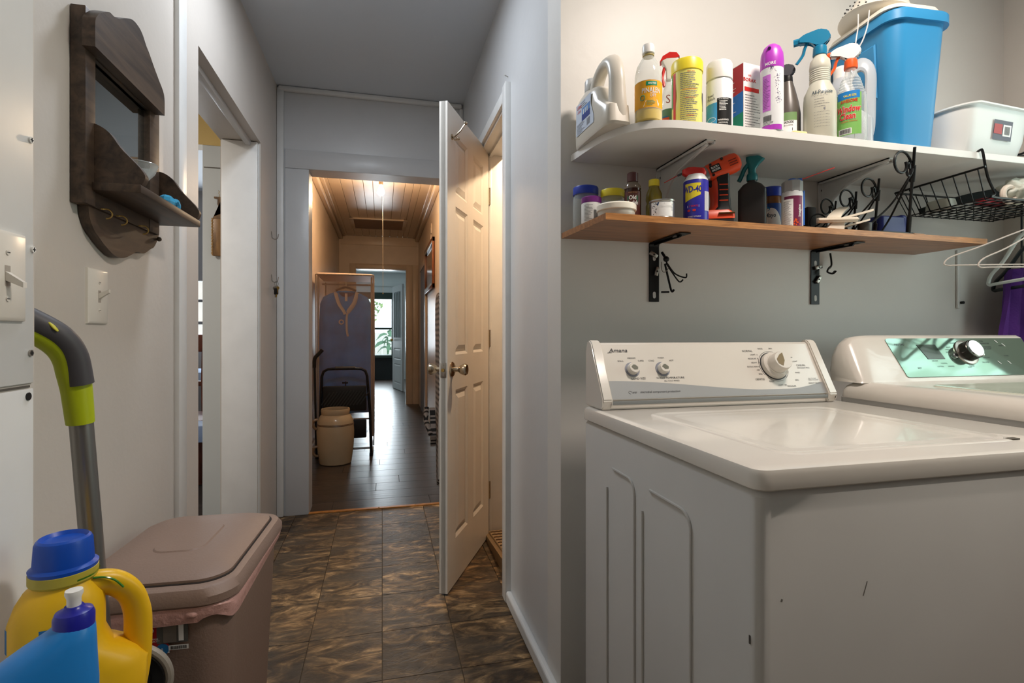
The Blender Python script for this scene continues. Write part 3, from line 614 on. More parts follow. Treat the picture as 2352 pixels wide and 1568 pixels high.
# ================================================================ WASHER
ENAM = mat('white_enamel', (212, 206, 197), .22, var=.015, vscale=2, coat=.3)
ENAMS = mat('white_enamel_body', (190, 188, 184), .40, var=.03, vscale=3)
WX0, WX1, WY0, WY1, WZ = .504, 1.250, .622, 1.285, .887
ws = thing('washing_machine', 'white top-load washer with three dials, scuffed near corner', 'washing machine', (.877, .95, 0))
cx_, cy_ = (WX0+WX1)/2, (WY0+WY1)/2; hx_, hy_ = (WX1-WX0)/2, (WY1-WY0)/2
b = B(); b.loft([rr(cx_, cy_, .02, hx_-.004, hy_-.004, .02, 5), rr(cx_, cy_, .845, hx_-.004, hy_-.004, .02, 5), rr(cx_, cy_, .8525, hx_-.009, hy_-.009, .016, 5)])
obj('cabinet', b, ENAMS, ws, w=True)
def emboss(y0, y1, ztop, z0=.05):
    pts = [(WX0+.0025, y0, z0), (WX0+.0025, y0, ztop-.03)]+[(WX0+.0025, y0+.03-.03*cos(a), ztop-.03+.03*sin(a)) for a in [k*pi/16 for k in range(1, 9)]]+[(WX0+.0025, y1, ztop)]
    return pts
for y0, y1 in ((.79, .93), (.995, 1.10)):
    for q in (emboss(y0, y1, .77), [(WX0+.0025, y1+.03, .05), (WX0+.0025, y1+.03, .72)]):
        obj('pressed_rib', B().tube(q, (.0026, .0026), 6), ENAMS, ws, w=True)
b = B(); b.loft([rr(cx_, cy_, .8545, hx_-.003, hy_-.003, .02, 6), rr(cx_, cy_, .857, hx_, hy_, .022, 6), rr(cx_, cy_, .877, hx_, hy_, .022, 6), rr(cx_, cy_, .884, hx_-.003, hy_-.003, .020, 6), rr(cx_, cy_, .887, hx_-.010, hy_-.010, .016, 6)])
obj('top_panel', b, ENAM, ws, w=True)
lx, ly, lhx, lhy = .852, .905, .252, .222
b = B(); b.loft([rr(lx, ly, .8868, lhx, lhy, .04, 8), rr(lx, ly, .8885, lhx-.003, lhy-.003, .038, 8), rr(lx, ly, .8890, lhx-.010, lhy-.010, .034, 8), rr(lx, ly, .8868, lhx-.022, lhy-.022, .03, 8), rr(lx, ly, .8872, lhx-.06, lhy-.06, .03, 8)])
lidw = obj('lid', b, ENAM, ws, w=True)
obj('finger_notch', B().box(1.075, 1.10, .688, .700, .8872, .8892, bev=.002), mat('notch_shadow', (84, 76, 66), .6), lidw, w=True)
b = B(); 
for (x, y, z, l) in ((.5005, .645, .64, .012), ): b.box(x+.0065, x+.0075, y-.002, y+.0005, z-l/2, z+l/2)
obj('scuff', b, mat('scuff_dark', (70, 66, 62), .7), ws, w=True, smooth=False)
b = B()
for (x, z, dx_, dz) in ((.545, .70, .008, .004), (.69, .70, .003, .022)): b.M = Matrix.Translation((x, .6255, z)) @ Matrix.Rotation(.35, 4, 'Y'); b.box(-dx_/6, dx_/6, -.0004, .0004, -dz/2, dz/2)
b.M = Matrix.Identity(4); obj('scuff', b, mat('scuff_grey', (128, 124, 118), .6), ws, w=True, smooth=False, kind='stuff')
b = B(); b.box(.70, .712, .6, .601, .8, .801)
# console
CY, CZ = 1.192, .912; TYc, TZc = 1.262, 1.046
prof = [(1.196, .888), (1.200, .905), (CY, CZ), (TYc, TZc), (1.270, 1.051), (1.283, 1.048), (1.288, .888)]
b = B(); b.prism(prof, 'x', .545, 1.185); con = obj('console', b, ENAM, ws, w=True, ang=25)
prof2 = [(1.190, .888), (1.190, .898), (1.181, .912), (1.256, 1.050), (1.268, 1.058), (1.284, 1.056), (1.294, 1.03), (1.294, .888)]
for x in (.519, 1.184):
    b = B(); b.prism(prof2, 'x', x, x+.027); bmesh.ops.bevel(b.bm, geom=b.bm.edges[:], offset=.003, segments=2, affect='EDGES'); obj('end_cap', b, ENAM, con, w=True)
sl = math.hypot(TYc-CY, TZc-CZ); uy, uz = (TYc-CY)/sl, (TZc-CZ)/sl
def cf(x, s_, off=.0006): return (x, CY+uy*s_-uz*off, CZ+uz*s_+uy*off)
SIL = mat('silver_band', (150, 152, 153), .4)
b = B(); n = 30; top = []
for i in range(n+1):
    x = .546+(1.184-.546)*i/n; t = i/n
    s_ = .050-.004*t*2-.030*sin(min(1, t/.78)*pi/2)**2+.022*max(0, (t-.75)/.25)**2; top.append((x, max(.016, s_)))
for (xa, sa), (xb, sb) in zip(top, top[1:]): b.quad(cf(xa, .001), cf(xb, .001), cf(xb, sb), cf(xa, sa))
band = obj('silver_band', b, SIL, con, w=True, smooth=False)
b = B(); b.box(.546, 1.184, 1.1865, 1.190, .900, .909, bev=.001); obj('trim_strip', b, mat('strip_grey', (128, 132, 132), .3), con, w=True)
def ctext(b, t, x, s_, size, xs=1., align='CENTER', bold=0, shear=0, off=.0009): return b.text(t, size, lambda a, c: cf(x+a, s_+c, off), xs, align, bold, shear=shear)
b = B(); ctext(b, 'Amana', .592, .134, .0155, 1.2, bold=.012, shear=.25); b.quad(cf(.562, .127), cf(.575, .128), cf(.573, .1295), cf(.562, .1285))
for x, s_, t in ((.625, .112, 'MEDIUM'), (.593, .104, 'SMALL'), (.650, .104, 'SUPER'), (.709, .112, 'WARM'), (.680, .104, 'COLD'), (.738, .104, 'HOT')): ctext(b, t, x, s_, .006)
ctext(b, 'LOAD SIZE', .632, .055, .0075, 1.1); ctext(b, 'WASH TEMPERATURE', .722, .055, .0075, 1.1); ctext(b, 'ALL COLD RINSES', .724, .047, .0055)
ctext(b, 'anti    microbial component protection', .672, .018, .0085, shear=.3, off=.0012); b.tube([cf(.600+.004*cos(a), .018+.004*sin(a), .001) for a in [k*pi/8 for k in range(14)]], .0004, 4)
ctext(b, 'HEAVY DUTY', 1.157, .030, .0065, off=.0013)
for x, s_, t, z in ((.978, .129, 'NORMAL', .008), (.995, .118, 'LIGHT  6', .006), (.988, .106, 'REGULAR  8', .006), (.992, .094, 'HEAVY  10', .006), (.985, .082, 'EXTRA HEAVY  14', .006), (.993, .072, 'OFF', .006), (.995, .060, 'SPIN', .006), (.988, .045, 'GENTLE', .008), (1.022, .038, 'RINSE', .006), (1.052, .027, 'LIGHT  4/6', .006), (1.080, .023, 'REGULAR', .0065), (1.115, .062, 'RINSE', .006), (1.104, .040, 'SPIN', .006), (1.135, .084, 'CASUAL', .008), (1.140, .076, 'PERMANENT PRESS', .0048), (1.120, .096, 'LIGHT', .006), (1.112, .108, 'OFF', .006), (1.022, .136, 'RINSE', .006), (1.055, .136, 'SPIN', .006), (1.155, .024+.02, 'FILL TO LINE', .0045), (1.158, .0395, 'PRESS TO START', .0045)): ctext(b, t, x, s_, z)
for a0, a1 in ((R(50), R(215)), (R(228), R(292)), (R(-52), R(15))):
    b.tube([cf(1.045+.0445*cos(a), .083+.0445*sin(a), .0006) for a in [a0+(a1-a0)*k/20 for k in range(21)]], .0004, 4)
obj('lettering', b, INK, con, w=True, smooth=False, kind='stuff')
def dial(x, s_, r, ring, n='dial', big=False):
    M = Matrix.Translation(cf(x, s_, 0)) @ Matrix(((1, 0, 0, 0), (0, uy, -uz, 0), (0, uz, uy, 0), (0, 0, 0, 1)))
    b = B(); b.M = M
    if big: b.lathe([(r, .0), (r, .004), (r*.96, .012), (r*.80, .016), (r*.78, .018)], 36)
    else: b.lathe([(ring, 0), (ring, .0012), (ring*.98, .0016)], 32)
    d = obj(n, b, ENAM if big else mat('dial_ring', (128, 130, 140), .35), con, w=True)
    if big: b = B(); b.M = M; b.lathe([(r*1.06, 0), (r*1.06, .0015)], 36); obj('dial_shadow_gap', b, INK, d, w=True)
    b = B(); b.M = M
    if big:
        kr_ = [[( .030*cos(a)*k, .028*sin(a)*k, z) for a in [i*2*pi/24 for i in range(24)]] for k, z in ((1, .014), (.98, .022), (.92, .040), (.86, .043))]; b.loft(kr_)
    else: b.loft([[(r*cos(a)*k, r*sin(a)*k, z) for a in [i*2*pi/24 for i in range(24)]] for k, z in ((1, .0014), (1, .012), (.92, .016), (.90, .017))])
    kb = obj('knob', b, ENAM, d, w=True)
    b = B(); b.M = M; k = r*.62 if not big else .021; h = .0172 if not big else .0432
    b.prism([(-k, .1*k), (-.35*k, .75*k), (.2*k, .72*k) if not big else (.15*k, 1.0*k), (.95*k, .0) if not big else (.1*k, -.1*k), (.75*k, -.65*k) if not big else (-.35*k, -.85*k), (-.25*k, -.75*k) if not big else (-.9*k, -.5*k)], 'z', h-.001, h+.0004)
    obj('knob_face', b, mat('knob_window_brown', (122, 102, 66), .3) if big else mat('knob_window_grey', (104, 104, 92), .35), d, w=True)
dial(.620, .080, .0150, .020); dial(.706, .080, .0150, .020); dial(1.045, .083, .0385, .04, big=True)

# ================================================================ DRYER
DX0, DX1, DY0, DY1, DZ = 1.276, 1.966, .50, 1.245, .94
dy_ = thing('clothes_dryer', 'white dryer with glossy metallic control panel beside the washer', 'dryer', (1.62, .87, 0))
cx_, cy_ = (DX0+DX1)/2, (DY0+DY1)/2; hx_, hy_ = (DX1-DX0)/2, (DY1-DY0)/2
b = B(); b.loft([rr(cx_, cy_, .02, hx_, hy_, .02, 5), rr(cx_, cy_, .895, hx_, hy_, .02, 5)]); obj('cabinet', b, ENAMS, dy_, w=True)
b = B(); b.loft([rr(cx_, cy_, .895, hx_+.001, hy_+.001, .03, 6), rr(cx_, cy_, .912, hx_, hy_, .03, 6), rr(cx_, cy_, .926, hx_-.006, hy_-.006, .03, 6), rr(cx_, cy_, .936, hx_-.018, hy_-.018, .03, 6), rr(cx_, cy_, .94, hx_-.035, hy_-.035, .03, 6)]); obj('top_panel', b, ENAM, dy_, w=True)
b = B(); b.loft([rr(cx_+.01, cy_-.05, .9395, .27, .24, .04, 6), rr(cx_+.01, cy_-.05, .943, .266, .236, .04, 6), rr(cx_+.01, cy_-.05, .941, .25, .22, .035, 6)]); obj('lid', b, mat('lid_tinted', (196, 198, 184), .1), dy_, w=True)
b = B(); b.prism([(.47, .10), (.50, .10), (.50, .80), (.47, .80)], 'x', DX0+.08, DX1-.08); obj('front_door', b, ENAM, dy_, w=True)
pf = [(1.165, .938), (1.172, .948), (1.232, 1.062), (1.246, 1.070), (1.266, 1.068), (1.285, 1.045), (1.292, .985), (1.288, .938)]
b = B(); rings = []
for x, k, zc in ((1.281, .35, .0), (1.286, .62, 0), (1.300, .84, 0), (1.322, .95, 0), (1.352, .99, 0), (1.39, 1, 0), (1.97, 1, 0)):
    rings.append([(x, 1.235+(y-1.235)*(.55+.45*k), .938+(z-.938)*k) for y, z in pf])
b.loft(rings); con2 = obj('console', b, ENAM, dy_, w=True, ang=50)
s2 = math.hypot(.060, .114); vy, vz = .060/s2, .114/s2
def df(x, s_, off=.001): return (x, 1.172+vy*s_-vz*off, .948+vz*s_+vy*off)
GLOSS = mat('glossy_control_panel', (118, 142, 130), .07, metal=.75)
pp_ = [(1.442, .006)]+[(1.425, .120)]+[(1.428, .124), (1.436, .1265)]+[(1.967, .1265), (1.967, .003), (1.448, .003)]
b = B(); b.loft([[df(x, s_, .0) for x, s_ in pp_], [df(x, s_, .0022) for x, s_ in pp_]]); gp = obj('control_panel', b, GLOSS, con2, w=True, smooth=False)
b = B(); q = [(1.530, .105), (1.600, .105), (1.612, .058), (1.548, .058)]; b.loft([[df(x, s_, .0022) for x, s_ in q], [df(x, s_, .0032) for x, s_ in q]]); obj('display', b, mat('display_glass', (26, 44, 30), .08), gp, w=True, smooth=False)
def dtext(b, t, x, s_, size): return b.text(t, size, lambda a, c: df(x+a, s_+c, .0027))
b = B(); dtext(b, 'MAYTAG', 1.468, .106, .009); dtext(b, 'WET', 1.50, .030, .007)
for x, s_, t in ((1.57, .052, 'LESS DRY'), (1.60, .044, 'NORMAL'), (1.58, .034, 'COTTON'), (1.62, .034, 'WRINKLE'), (1.648, .096, 'BULKY'), (1.640, .088, 'SHEETS'), (1.636, .080, 'JEANS'), (1.672, .110, 'REGULAR'), (1.79, .116, 'CYCLE'), (1.80, .108, 'TEMPERATURE'), (1.80, .096, 'DRYNESS LEVEL'), (1.80, .090, 'TIME ADJUST'), (1.775, .06, 'TIMED DRY'), (1.762, .045, 'DELICATES'), (1.70, .034, 'POWER'), (1.86, .10, 'STEAM'), (1.86, .066, 'SIGNAL'), (1.69, .03, 'START')): dtext(b, t, x, s_, .0055)
obj('lettering', b, INK, gp, w=True, smooth=False, kind='stuff')
M2 = lambda x, s_: Matrix.Translation(df(x, s_, .002)) @ Matrix(((1, 0, 0, 0), (0, vy, -vz, 0), (0, vz, vy, 0), (0, 0, 0, 1)))
b = B(); b.M = M2(1.705, .078); b.lathe([(.040, 0), (.039, .004), (.033, .006), (.031, .006)], 36); kd = obj('dial_bezel', b, STEEL, gp, w=True)
b = B(); b.M = M2(1.705, .078); b.lathe([(.030, .003), (.029, .026), (.027, .028)], 36); obj('knob', b, mat('knob_dark', (60, 56, 52), .25, metal=.6), kd, w=True)
b = B(); b.M = M2(1.705, .078); b.lathe([(.0275, .027), (.0275, .031), (.025, .033), (.0, .032)], 36); obj('knob_face', b, CHROME, kd, w=True)
for x, s_ in ((1.655, .068), (1.762, .072)):
    b = B(); b.M = M2(x, s_); b.lathe([(.0085, 0), (.0085, .004), (.006, .006), (0, .006)], 20); obj('button', b, CHROME, gp, w=True)
for x, s_ in ((1.81, .045), (1.85, .045), (1.845, .116), (1.868, .104)):
    b = B(); b.quad(df(x, s_+.004, .003), df(x+.003, s_+.004, .003), df(x+.011, s_-.006, .003), df(x+.008, s_-.006, .003)); obj('marker', b, WHITE, gp, w=True, smooth=False)

# ================================================================ SHELVES AND BRACKETS
USH = mat('white_shelf_board', (226, 224, 220), .4, bump=.06, var=.02)
poly = [(.530, 1.436), (.536, 1.40)]+[(.542+.0, 1.34)]+[(x, y) for x, y in ((.555, 1.27), (.580, 1.21), (.615, 1.168), (.66, 1.145), (.72, 1.136), (.80, 1.134))]+[(2.205, 1.134), (2.205, 1.436)]
b = B(); b.prism(P2([poly[0]]+poly[1:9], 3)+poly[9:], 'z', 1.573, 1.592); bmesh.ops.bevel(b.bm, geom=[e for e in b.bm.edges if abs(e.verts[0].co.z-e.verts[1].co.z) < 1e-6], offset=.0012, segments=1, affect='EDGES')
solo('upper_shelf', b, USH, 'long white wall shelf with a rounded left front corner', 'shelf')
OAKV = woodmat('oak_veneer', (116, 72, 40), (168, 112, 66), (1.2, 22, 22), .35, vs=4, bump=.06, rnd=False); OAKE = woodmat('oak_edge', (138, 88, 44), (196, 136, 78), (2, 30, 30), .4, vs=6, rnd=False)
lsh = thing('lower_shelf', 'oak-look wooden wall shelf below the long white shelf', 'shelf', (1.15, 1.436, 1.349))
b = B(); b.prism([(.502, 1.436), (.520, 1.168), (1.797, 1.212), (1.797, 1.436)], 'z', 1.3490, 1.3645); obj('board', b, OAKV, lsh, w=True, smooth=False)
b = B(); b.prism([(.5195, 1.1665), (.5195, 1.168), (1.7975, 1.212), (1.7975, 1.2105)], 'z', 1.3488, 1.3648); obj('edge_band', b, OAKE, lsh, w=True, smooth=False)
b = B(); b.prism([(1.50, 1.1995), (1.50, 1.2035), (1.54, 1.2045), (1.54, 1.2015)], 'z', 1.3640, 1.3665); obj('chipped_edge', b, OAKE, lsh, w=True, smooth=False)
def white_bracket(x, lab):
    t = thing('shelf_bracket', lab, 'bracket', (x, 1.436, 1.573), group=None)
    for n, q in (('arm', [(.0, -.004, -.003), (0, -.245, -.003)]), ('upright', [(0, -.003, -.004), (0, -.003, -.19)])):
        b = B(); p0, p1 = q
        if n == 'arm': b.box(-.014, .014, -.25, 0, -.0035, -.0005); b.box(-.014, -.011, -.25, 0, -.010, -.0005); b.box(.011, .014, -.25, 0, -.010, -.0005)
        else: b.box(-.014, .014, -.0035, -.0005, -.19, 0)
        obj(n, b, TRIM, t)
    b = B(); b.prism([(-.235, -.003), (-.20, -.010), (-.10, -.032), (-.05, -.062), (-.026, -.10), (-.010, -.165), (-.003, -.19), (-.003, -.003)], 'x', -.002, .002)
    for q in (1, ): b.tube([(0, -.235, -.006), (0, -.20, -.013), (0, -.10, -.035), (0, -.05, -.065), (0, -.026, -.103), (0, -.010, -.167)], .005, 8)
    obj('brace', b, TRIM, t)
    for y in (-.235, -.06): obj('screw', B().tube([(.008, y, -.003), (.008, y, -.0065)], .004, 10), STEEL, t)
    obj('hole', B().tube([(0, -.003, -.028), (0, -.0042, -.028)], .0045, 12), BLACK, t)
    return t
white_bracket(.818, 'white shelf bracket under the upper shelf behind the brown and yellow bottles')
white_bracket(1.405, 'white shelf bracket under the upper shelf behind the black scroll stands')
def black_bracket(x, lab, hooks):
    t = thing('shelf_bracket', lab, 'bracket', (x, 1.436, 1.349))
    b = B(); b.box(-.016, .016, -.004, -.0005, -.178, -.012)
    b.loft([[(-.016, -.0005-.0, -.012), (.016, -.0005, -.012), (.016, -.004, -.012), (-.016, -.004, -.012)], [(-.016, -.0006, -.004), (.016, -.0006, -.004), (.016, -.006, -.006), (-.016, -.006, -.006)], [(-.016, -.010, -.0008), (.016, -.010, -.0008), (.016, -.012, -.004), (-.016, -.012, -.004)]])
    obj('upright', b, BLKMET, t); b = B(); b.box(-.016, .016, -.155, -.008, -.0035, -.0006); b.box(-.0160, .016, -.172, -.15, -.0035, -.0006); b.tube([(0, -.01, -.006), (0, -.148, -.006)], (.006, .0025), 8); obj('arm', b, BLKMET, t)
    for z in (-.045, -.158):
        b = B(); b.loft([[(px, -.0042-k, z+pz) for px, pz in [(.005*cos(a), .006*sin(a)+(.004 if sin(a) > 0 else -.004)) for a in [i*pi/8 for i in range(16)]]] for k in (0, .0006)]); obj('slot', b, mat('wall_through_slot', (196, 196, 194), .5), t)
    obj('screw', B().tube([(0, -.125, -.0033), (0, -.125, -.0062)], (.0095, .0095), 14), STEEL, t)
    return t
b1 = black_bracket(.795, 'black steel bracket with hooks clipped on, left of the two under the wooden shelf', 1)
b2 = black_bracket(1.378, 'black steel bracket under the wooden shelf above the gap between the machines', 1)
def clip(x, y, z, a, lab):
    t = thing('metal_clip', lab, 'clip', (x, y, z)); M = Matrix.Rotation(a, 4, 'Y')
    b = B(); b.M = M; b.box(-.0055, .0055, -.008, 0, -.013, .013, bev=.001); obj('plate', b, STEEL, t); b = B(); b.M = M; b.tube([(0, -.0078, 0), (0, -.0092, 0)], .0028, 10); obj('hole', b, BLACK, t)
clip(.790, 1.431, 1.312, R(120), 'small steel clip at the top of the left black bracket')
clip(.800, 1.431, 1.262, R(14), 'small steel clip halfway down the left black bracket')
clip(1.385, 1.431, 1.292, R(75), 'small steel clip at the top of the right black bracket')
clip(1.385, 1.431, 1.252, R(38), 'small steel clip halfway down the right black bracket')
hk = thing('hook_cluster', 'tangle of black and steel utility hooks hanging off the left black bracket', 'hooks', (.825, 1.415, 1.29))
b = B(); b.sphere((0, 0, .008), .009, 12, 8); b.tube([(0, 0, .008), (-.006, .014, .03)], .004, 8); obj('ball', b, BLKMET, hk)
for i, (pts, r, m) in enumerate((([(0, 0, 0), (.022, -.01, -.035), (.052, -.02, -.048), (.056, -.02, -.036)], .0022, BLKMET), ([(0, 0, -.004), (.012, -.01, -.03), (.034, -.015, -.060), (.046, -.017, -.054)], .0022, BLKMET), ([(-.004, 0, -.006), (.004, -.005, -.05), (.012, -.01, -.088), (.020, -.01, -.084)], .0032, BLKMET), ([(-.012, .006, .0), (-.016, .0, -.02), (-.010, -.004, -.032), (.004, -.006, -.020), (.0, 0, .0)], .0012, STEEL), ([(0, 0, 0), (.012, -.004, -.018), (.022, -.01, -.036)], .0015, STEEL), ([(-.012, .008, -.09), (.010, .0, -.090)], .003, BLKMET))):
    obj('hook', B().tube(smoothpath(pts, 5), r, 6), m, hk)
hk = solo('utility_hook', B().tube(smoothpath([(1.425, 1.42, 1.338), (1.425, 1.415, 1.30), (1.408, 1.41, 1.286), (1.402, 1.408, 1.275), (1.418, 1.405, 1.270), (1.430, 1.405, 1.278)], 5), (.0055, .003), 8), BLKMET, 'black hook hanging beside the right black bracket', 'hook')
b = B(); b.box(1.983, 1.997, 1.430, 1.4365, 1.165, 1.372, bev=.002)
sp = solo('wall_strip', b, TRIM, 'narrow white metal strip on the wall beyond the right end of the wooden shelf', 'strip')
obj('screw', B().tube([(1.998, 1.436, 1.185), (1.998, 1.420, 1.185)], .005, 8), BLACK, sp, label=None)
# ================================================================ THINGS ON THE UPPER SHELF (top at z = 1.592)
ZU = 1.5922; ZL = 1.3646
def bottle(name, label, cat, x, y, z, prof, m, n=36, sx=1, sy=1, rz=None, body='body'):
    t = thing(name, label, cat, (x, y, z), math.atan2(y, x)-pi/2 if rz is None else rz)
    obj(body, B().lathe(prof, n, sx=sx, sy=sy), m, t); return t
def lab(t, r, z0, z1, wd, m, n='label', phi=-pi/2, parent=None): return obj(n, patch(r, z0, z1, wd, phi), m, parent or t)
def ltext(p, r, items, m, phi=-pi/2, n='print'):
    b = B()
    for it in items:
        tx, x, z, sz = it[:4]; xs = it[4] if len(it) > 4 else 1; bo = it[5] if len(it) > 5 else 0; sh = it[6] if len(it) > 6 else 0
        f_ = cyl(r, z, phi); b.text(tx, sz, lambda a, c: f_(x+a, c), xs, 'CENTER', bo, shear=sh)
    return obj(n, b, m, p, smooth=False)
def llines(p, r, x, z0, z1, wd, n, th, m, seed=1, phi=-pi/2):
    b = B(); f_ = cyl(r, 0, phi); b.lines(lambda a, c: f_(x+a, c), wd, z0, z1, n, th, seed); return obj('print', b, m, p, smooth=False, kind='stuff')
def lbar(p, r, x, z, wd, h, m=INK, n=22, phi=-pi/2):
    b = B(); f_ = cyl(r, z, phi); b.bars(lambda a, c: f_(x+a, c), wd, h, n); return obj('barcode', b, m, p, smooth=False, kind='stuff')
ORANGE = mat('orange_plastic', (232, 92, 38), .35); REDP = mat('red_plastic', (206, 42, 38), .3); TEAL = mat('teal_plastic', (20, 118, 156), .32)
YELL = mat('lemon_plastic', (232, 212, 52), .35); CLEAR = film('clear_plastic', (225, 230, 228), .16, .05); MILK = mat('milky_plastic', (222, 218, 206), .3, trans=.25)
# detergent jug, long side facing left
J = thing('detergent_jug', 'pearly white plastic jug with loop handle at the left end of the upper shelf', 'jug', (.566, 1.300, ZU), R(2))
PEARL = mat('pearl_plastic', (214, 208, 196), .28)
b = B(); b.loft([el(0, .0, 0, .033, .108, 40, 5), el(0, 0, .006, .036, .112, 40, 5), el(0, .004, .05, .036, .110, 40, 5), el(0, .030, .085, .036, .083, 40, 4), el(0, .036, .115, .035, .077, 40, 4), el(0, .042, .130, .031, .066, 40, 3), el(0, .052, .142, .024, .030, 40), el(0, .055, .146, .021, .022, 40), el(0, .055, .150, .021, .022, 40)]); obj('body', b, PEARL, J)
b = B(); b.tube(smoothpath([(0, .035, .115), (0, .025, .150), (0, -.002, .176), (0, -.035, .184), (0, -.068, .172), (0, -.086, .135), (0, -.090, .09), (0, -.092, .045), (0, -.088, .015)], 6), [(.026-.006*sin(i*pi/48), .013+.004*abs(cos(i*pi/48))) for i in range(49)], 16); obj('handle', b, PEARL, J)
b = B(); b.loft([[(r_*cos(2*pi*i/48)*(1+(.03 if i % 2 else 0)), .055+r_*sin(2*pi*i/48)*(1+(.03 if i % 2 else 0)), z) for i in range(48)] for r_, z in ((.021, .148), (.0215, .150), (.021, .176), (.018, .181), (.004, .182))]); obj('cap', b, mat('frosted_cap', (222, 224, 224), .3, trans=.3), J)
jf = lambda dx=0: (lambda x, y: (-.0372-dx, .030-x, .03+y))
b = B(); P = [(-.052, .0), (.062, .0), (.062, .02), (.045, .055), (.045, .085), (-.052, .085)]; b.f([b.v(jf(0)(x, y)) for x, y in P]); lj = obj('label', b, mat('label_pale_blue', (206, 216, 232), .4), J, smooth=False)
b = B(); rect(b, jf(.0004), -.012, .040, .032, .064); obj('picture', b, mat('label_sky_blue', (96, 140, 200), .45), lj, smooth=False)
b = B(); rect(b, jf(.0006), -.012, .040, .030, .046); obj('picture', b, mat('label_navy', (40, 62, 140), .45), lj, smooth=False)
b = B(); 
for x in (.0, .012, .024): rect(b, jf(.0009), x-.003, x+.002, .045, .058)
obj('print', b, WHITE, lj, smooth=False, kind='stuff')
b = B(); b.bars(lambda x, y: jf(.0006)(x+.030, y+.016), .020, .018, 12); b.lines(lambda x, y: jf(.0006)(x-.018, y), .055, .004, .028, 7, .0014, 3); b.lines(lambda x, y: jf(.0006)(x+.005, y), .05, .068, .08, 3, .0018, 5); obj('print', b, GREYINK, lj, smooth=False, kind='stuff')
b = B(); b.text('Ultra', .014, lambda x, y: jf(.0007)(x-.030, y+.074), shear=.3, bold=.01); b.text('clean', .012, lambda x, y: jf(.0007)(x-.030, y+.062), shear=.3); obj('lettering', b, REDP, lj, smooth=False)

# pine cleaner bottle
t = bottle('cleaner_bottle', 'clear bottle with white cap, yellow label and amber cleaner, second from shelf end', 'bottle', .641, 1.184, ZU, [(.030, 0), (.0335, .004), (.0335, .030), (.0325, .036), (.0325, .092), (.0335, .098), (.033, .120), (.028, .142), (.018, .160), (.0125, .168), (.012, .178)], CLEAR)
obj('liquid', B().lathe([(.029, .002), (.0322, .005), (.0322, .088)], 32), mat('amber_liquid', (242, 204, 40), .15), t)
b = B(); b.lathe([(.0130, .174), (.0152, .176), (.0152, .192), (.0135, .197), (.0, .1975)], 28); obj('cap', b, WHITEPL, t)
obj('neck_ring', B().lathe([(.0125, .168), (.0142, .169), (.0142, .172), (.0125, .173)], 24), mat('neck_olive', (168, 152, 96), .3), t)
l1 = lab(t, .0333, .030, .098, .10, mat('label_orange_yellow', (240, 172, 24), .4))
l2 = lab(t, .0336, .084, .094, .028, mat('label_green', (20, 140, 96), .4), parent=l1, n='print', phi=-pi/2+.25)
b = B(); f_ = cyl(.0336, 0); P = [(-.012, .034), (-.006, .048), (.006, .054), (.022, .050), (.028, .040), (.026, .034)]; b.f([b.v(f_(x, y)) for x, y in P]); obj('print', b, WHITE, l1, smooth=False)
ltext(l1, .0337, [('PINALEN', .008, .072, .0170, .72, .012), ('LIFT', .012, .059, .009, .9), ('80% FREE', .010, .089, .0062, .8, .02), ('LEMON', .012, .0648, .004)], WHITE); llines(l1, .0338, .008, .037, .047, .024, 4, .0012, mat('print_teal', (60, 150, 120), .5)); 
b = B(); b.tube([cyl(.0339, 0)(-.014+.006*cos(a), .055+.006*sin(a)) for a in [k*pi/8 for k in range(16)]], .0009, 4, closed=True); obj('seal', b, mat('print_teal', (60, 150, 120), .5), l1)

def trigger(t, z, cm, tm, nm, s=1., flip=1, nozzle_tip=None, cap=True):
    """spray head pointing along local -x * flip"""
    f = -flip
    if cap:
        b = B(); b.lathe([(.014*s, z), (.0145*s, z+.002*s), (.0135*s, z+.016*s), (.011*s, z+.018*s)], 24); cp = obj('collar', b, nm, t)
    sec = [(f*-.022, .030), (f*-.016, .044), (f*.0, .050), (f*.030, .046), (f*.042, .040), (f*.042, .030), (f*.020, .030), (f*.008, .018), (f*-.008, .016), (f*-.014, .026)]
    b = B(); b.prism([(x*s, z+q*s) for x, q in sec], 'y', -.009*s, .009*s); bmesh.ops.bevel(b.bm, geom=b.bm.edges[:], offset=.0022*s, segments=2, affect='EDGES'); hd = obj('spray_head', b, cm, t)
    b = B(); b.tube([(f*.040*s, 0, z+.036*s), (f*.052*s, 0, z+.0355*s)], .0068*s, 6); obj('nozzle', b, nozzle_tip or tm, hd)
    b = B(); b.tube(smoothpath([(f*.024*s, 0, z+.031*s), (f*.030*s, 0, z+.020*s), (f*.034*s, 0, z+.008*s), (f*.046*s, 0, z-.006*s)], 4), (.0022*s, .0055*s), 8); obj('trigger', b, tm, hd)
# green liquid sprayer
t = bottle('spray_bottle', 'spray bottle of green liquid with red and white sprayer behind the yellow-label bottle', 'bottle', .764, 1.292, ZU, [(.026, 0), (.031, .004), (.0315, .055), (.029, .080), (.019, .115), (.012, .137), (.011, .146)], CLEAR)
t.scale = (1, 1, 1.22)
obj('liquid', B().lathe([(.026, .002), (.030, .005), (.0305, .055), (.0290, .072)], 28), mat('green_liquid', (16, 132, 84), .12), t)
lab(t, .0316, .02, .055, .03, mat('label_blue', (30, 110, 170), .5), phi=-pi/2-.6); lab(t, .032, .042, .052, .03, ORANGE, phi=-pi/2-.5)
b = B(); f_ = lambda x, y: (x*(1-.0), -.0245+(y-.08)*.30, y); b.text('S', .03, lambda x, y: f_(x-.004, y+.095)); obj('print', b, REDP, t, smooth=False)
b = B(); b.loft([rr(0, 0, .144, .009, .008, .004), rr(0, 0, .168, .011, .009, .005), rr(.0, 0, .180, .020, .012, .006), rr(.0, 0, .190, .024, .012, .006)]); sh = obj('spray_head', b, WHITEPL, t)
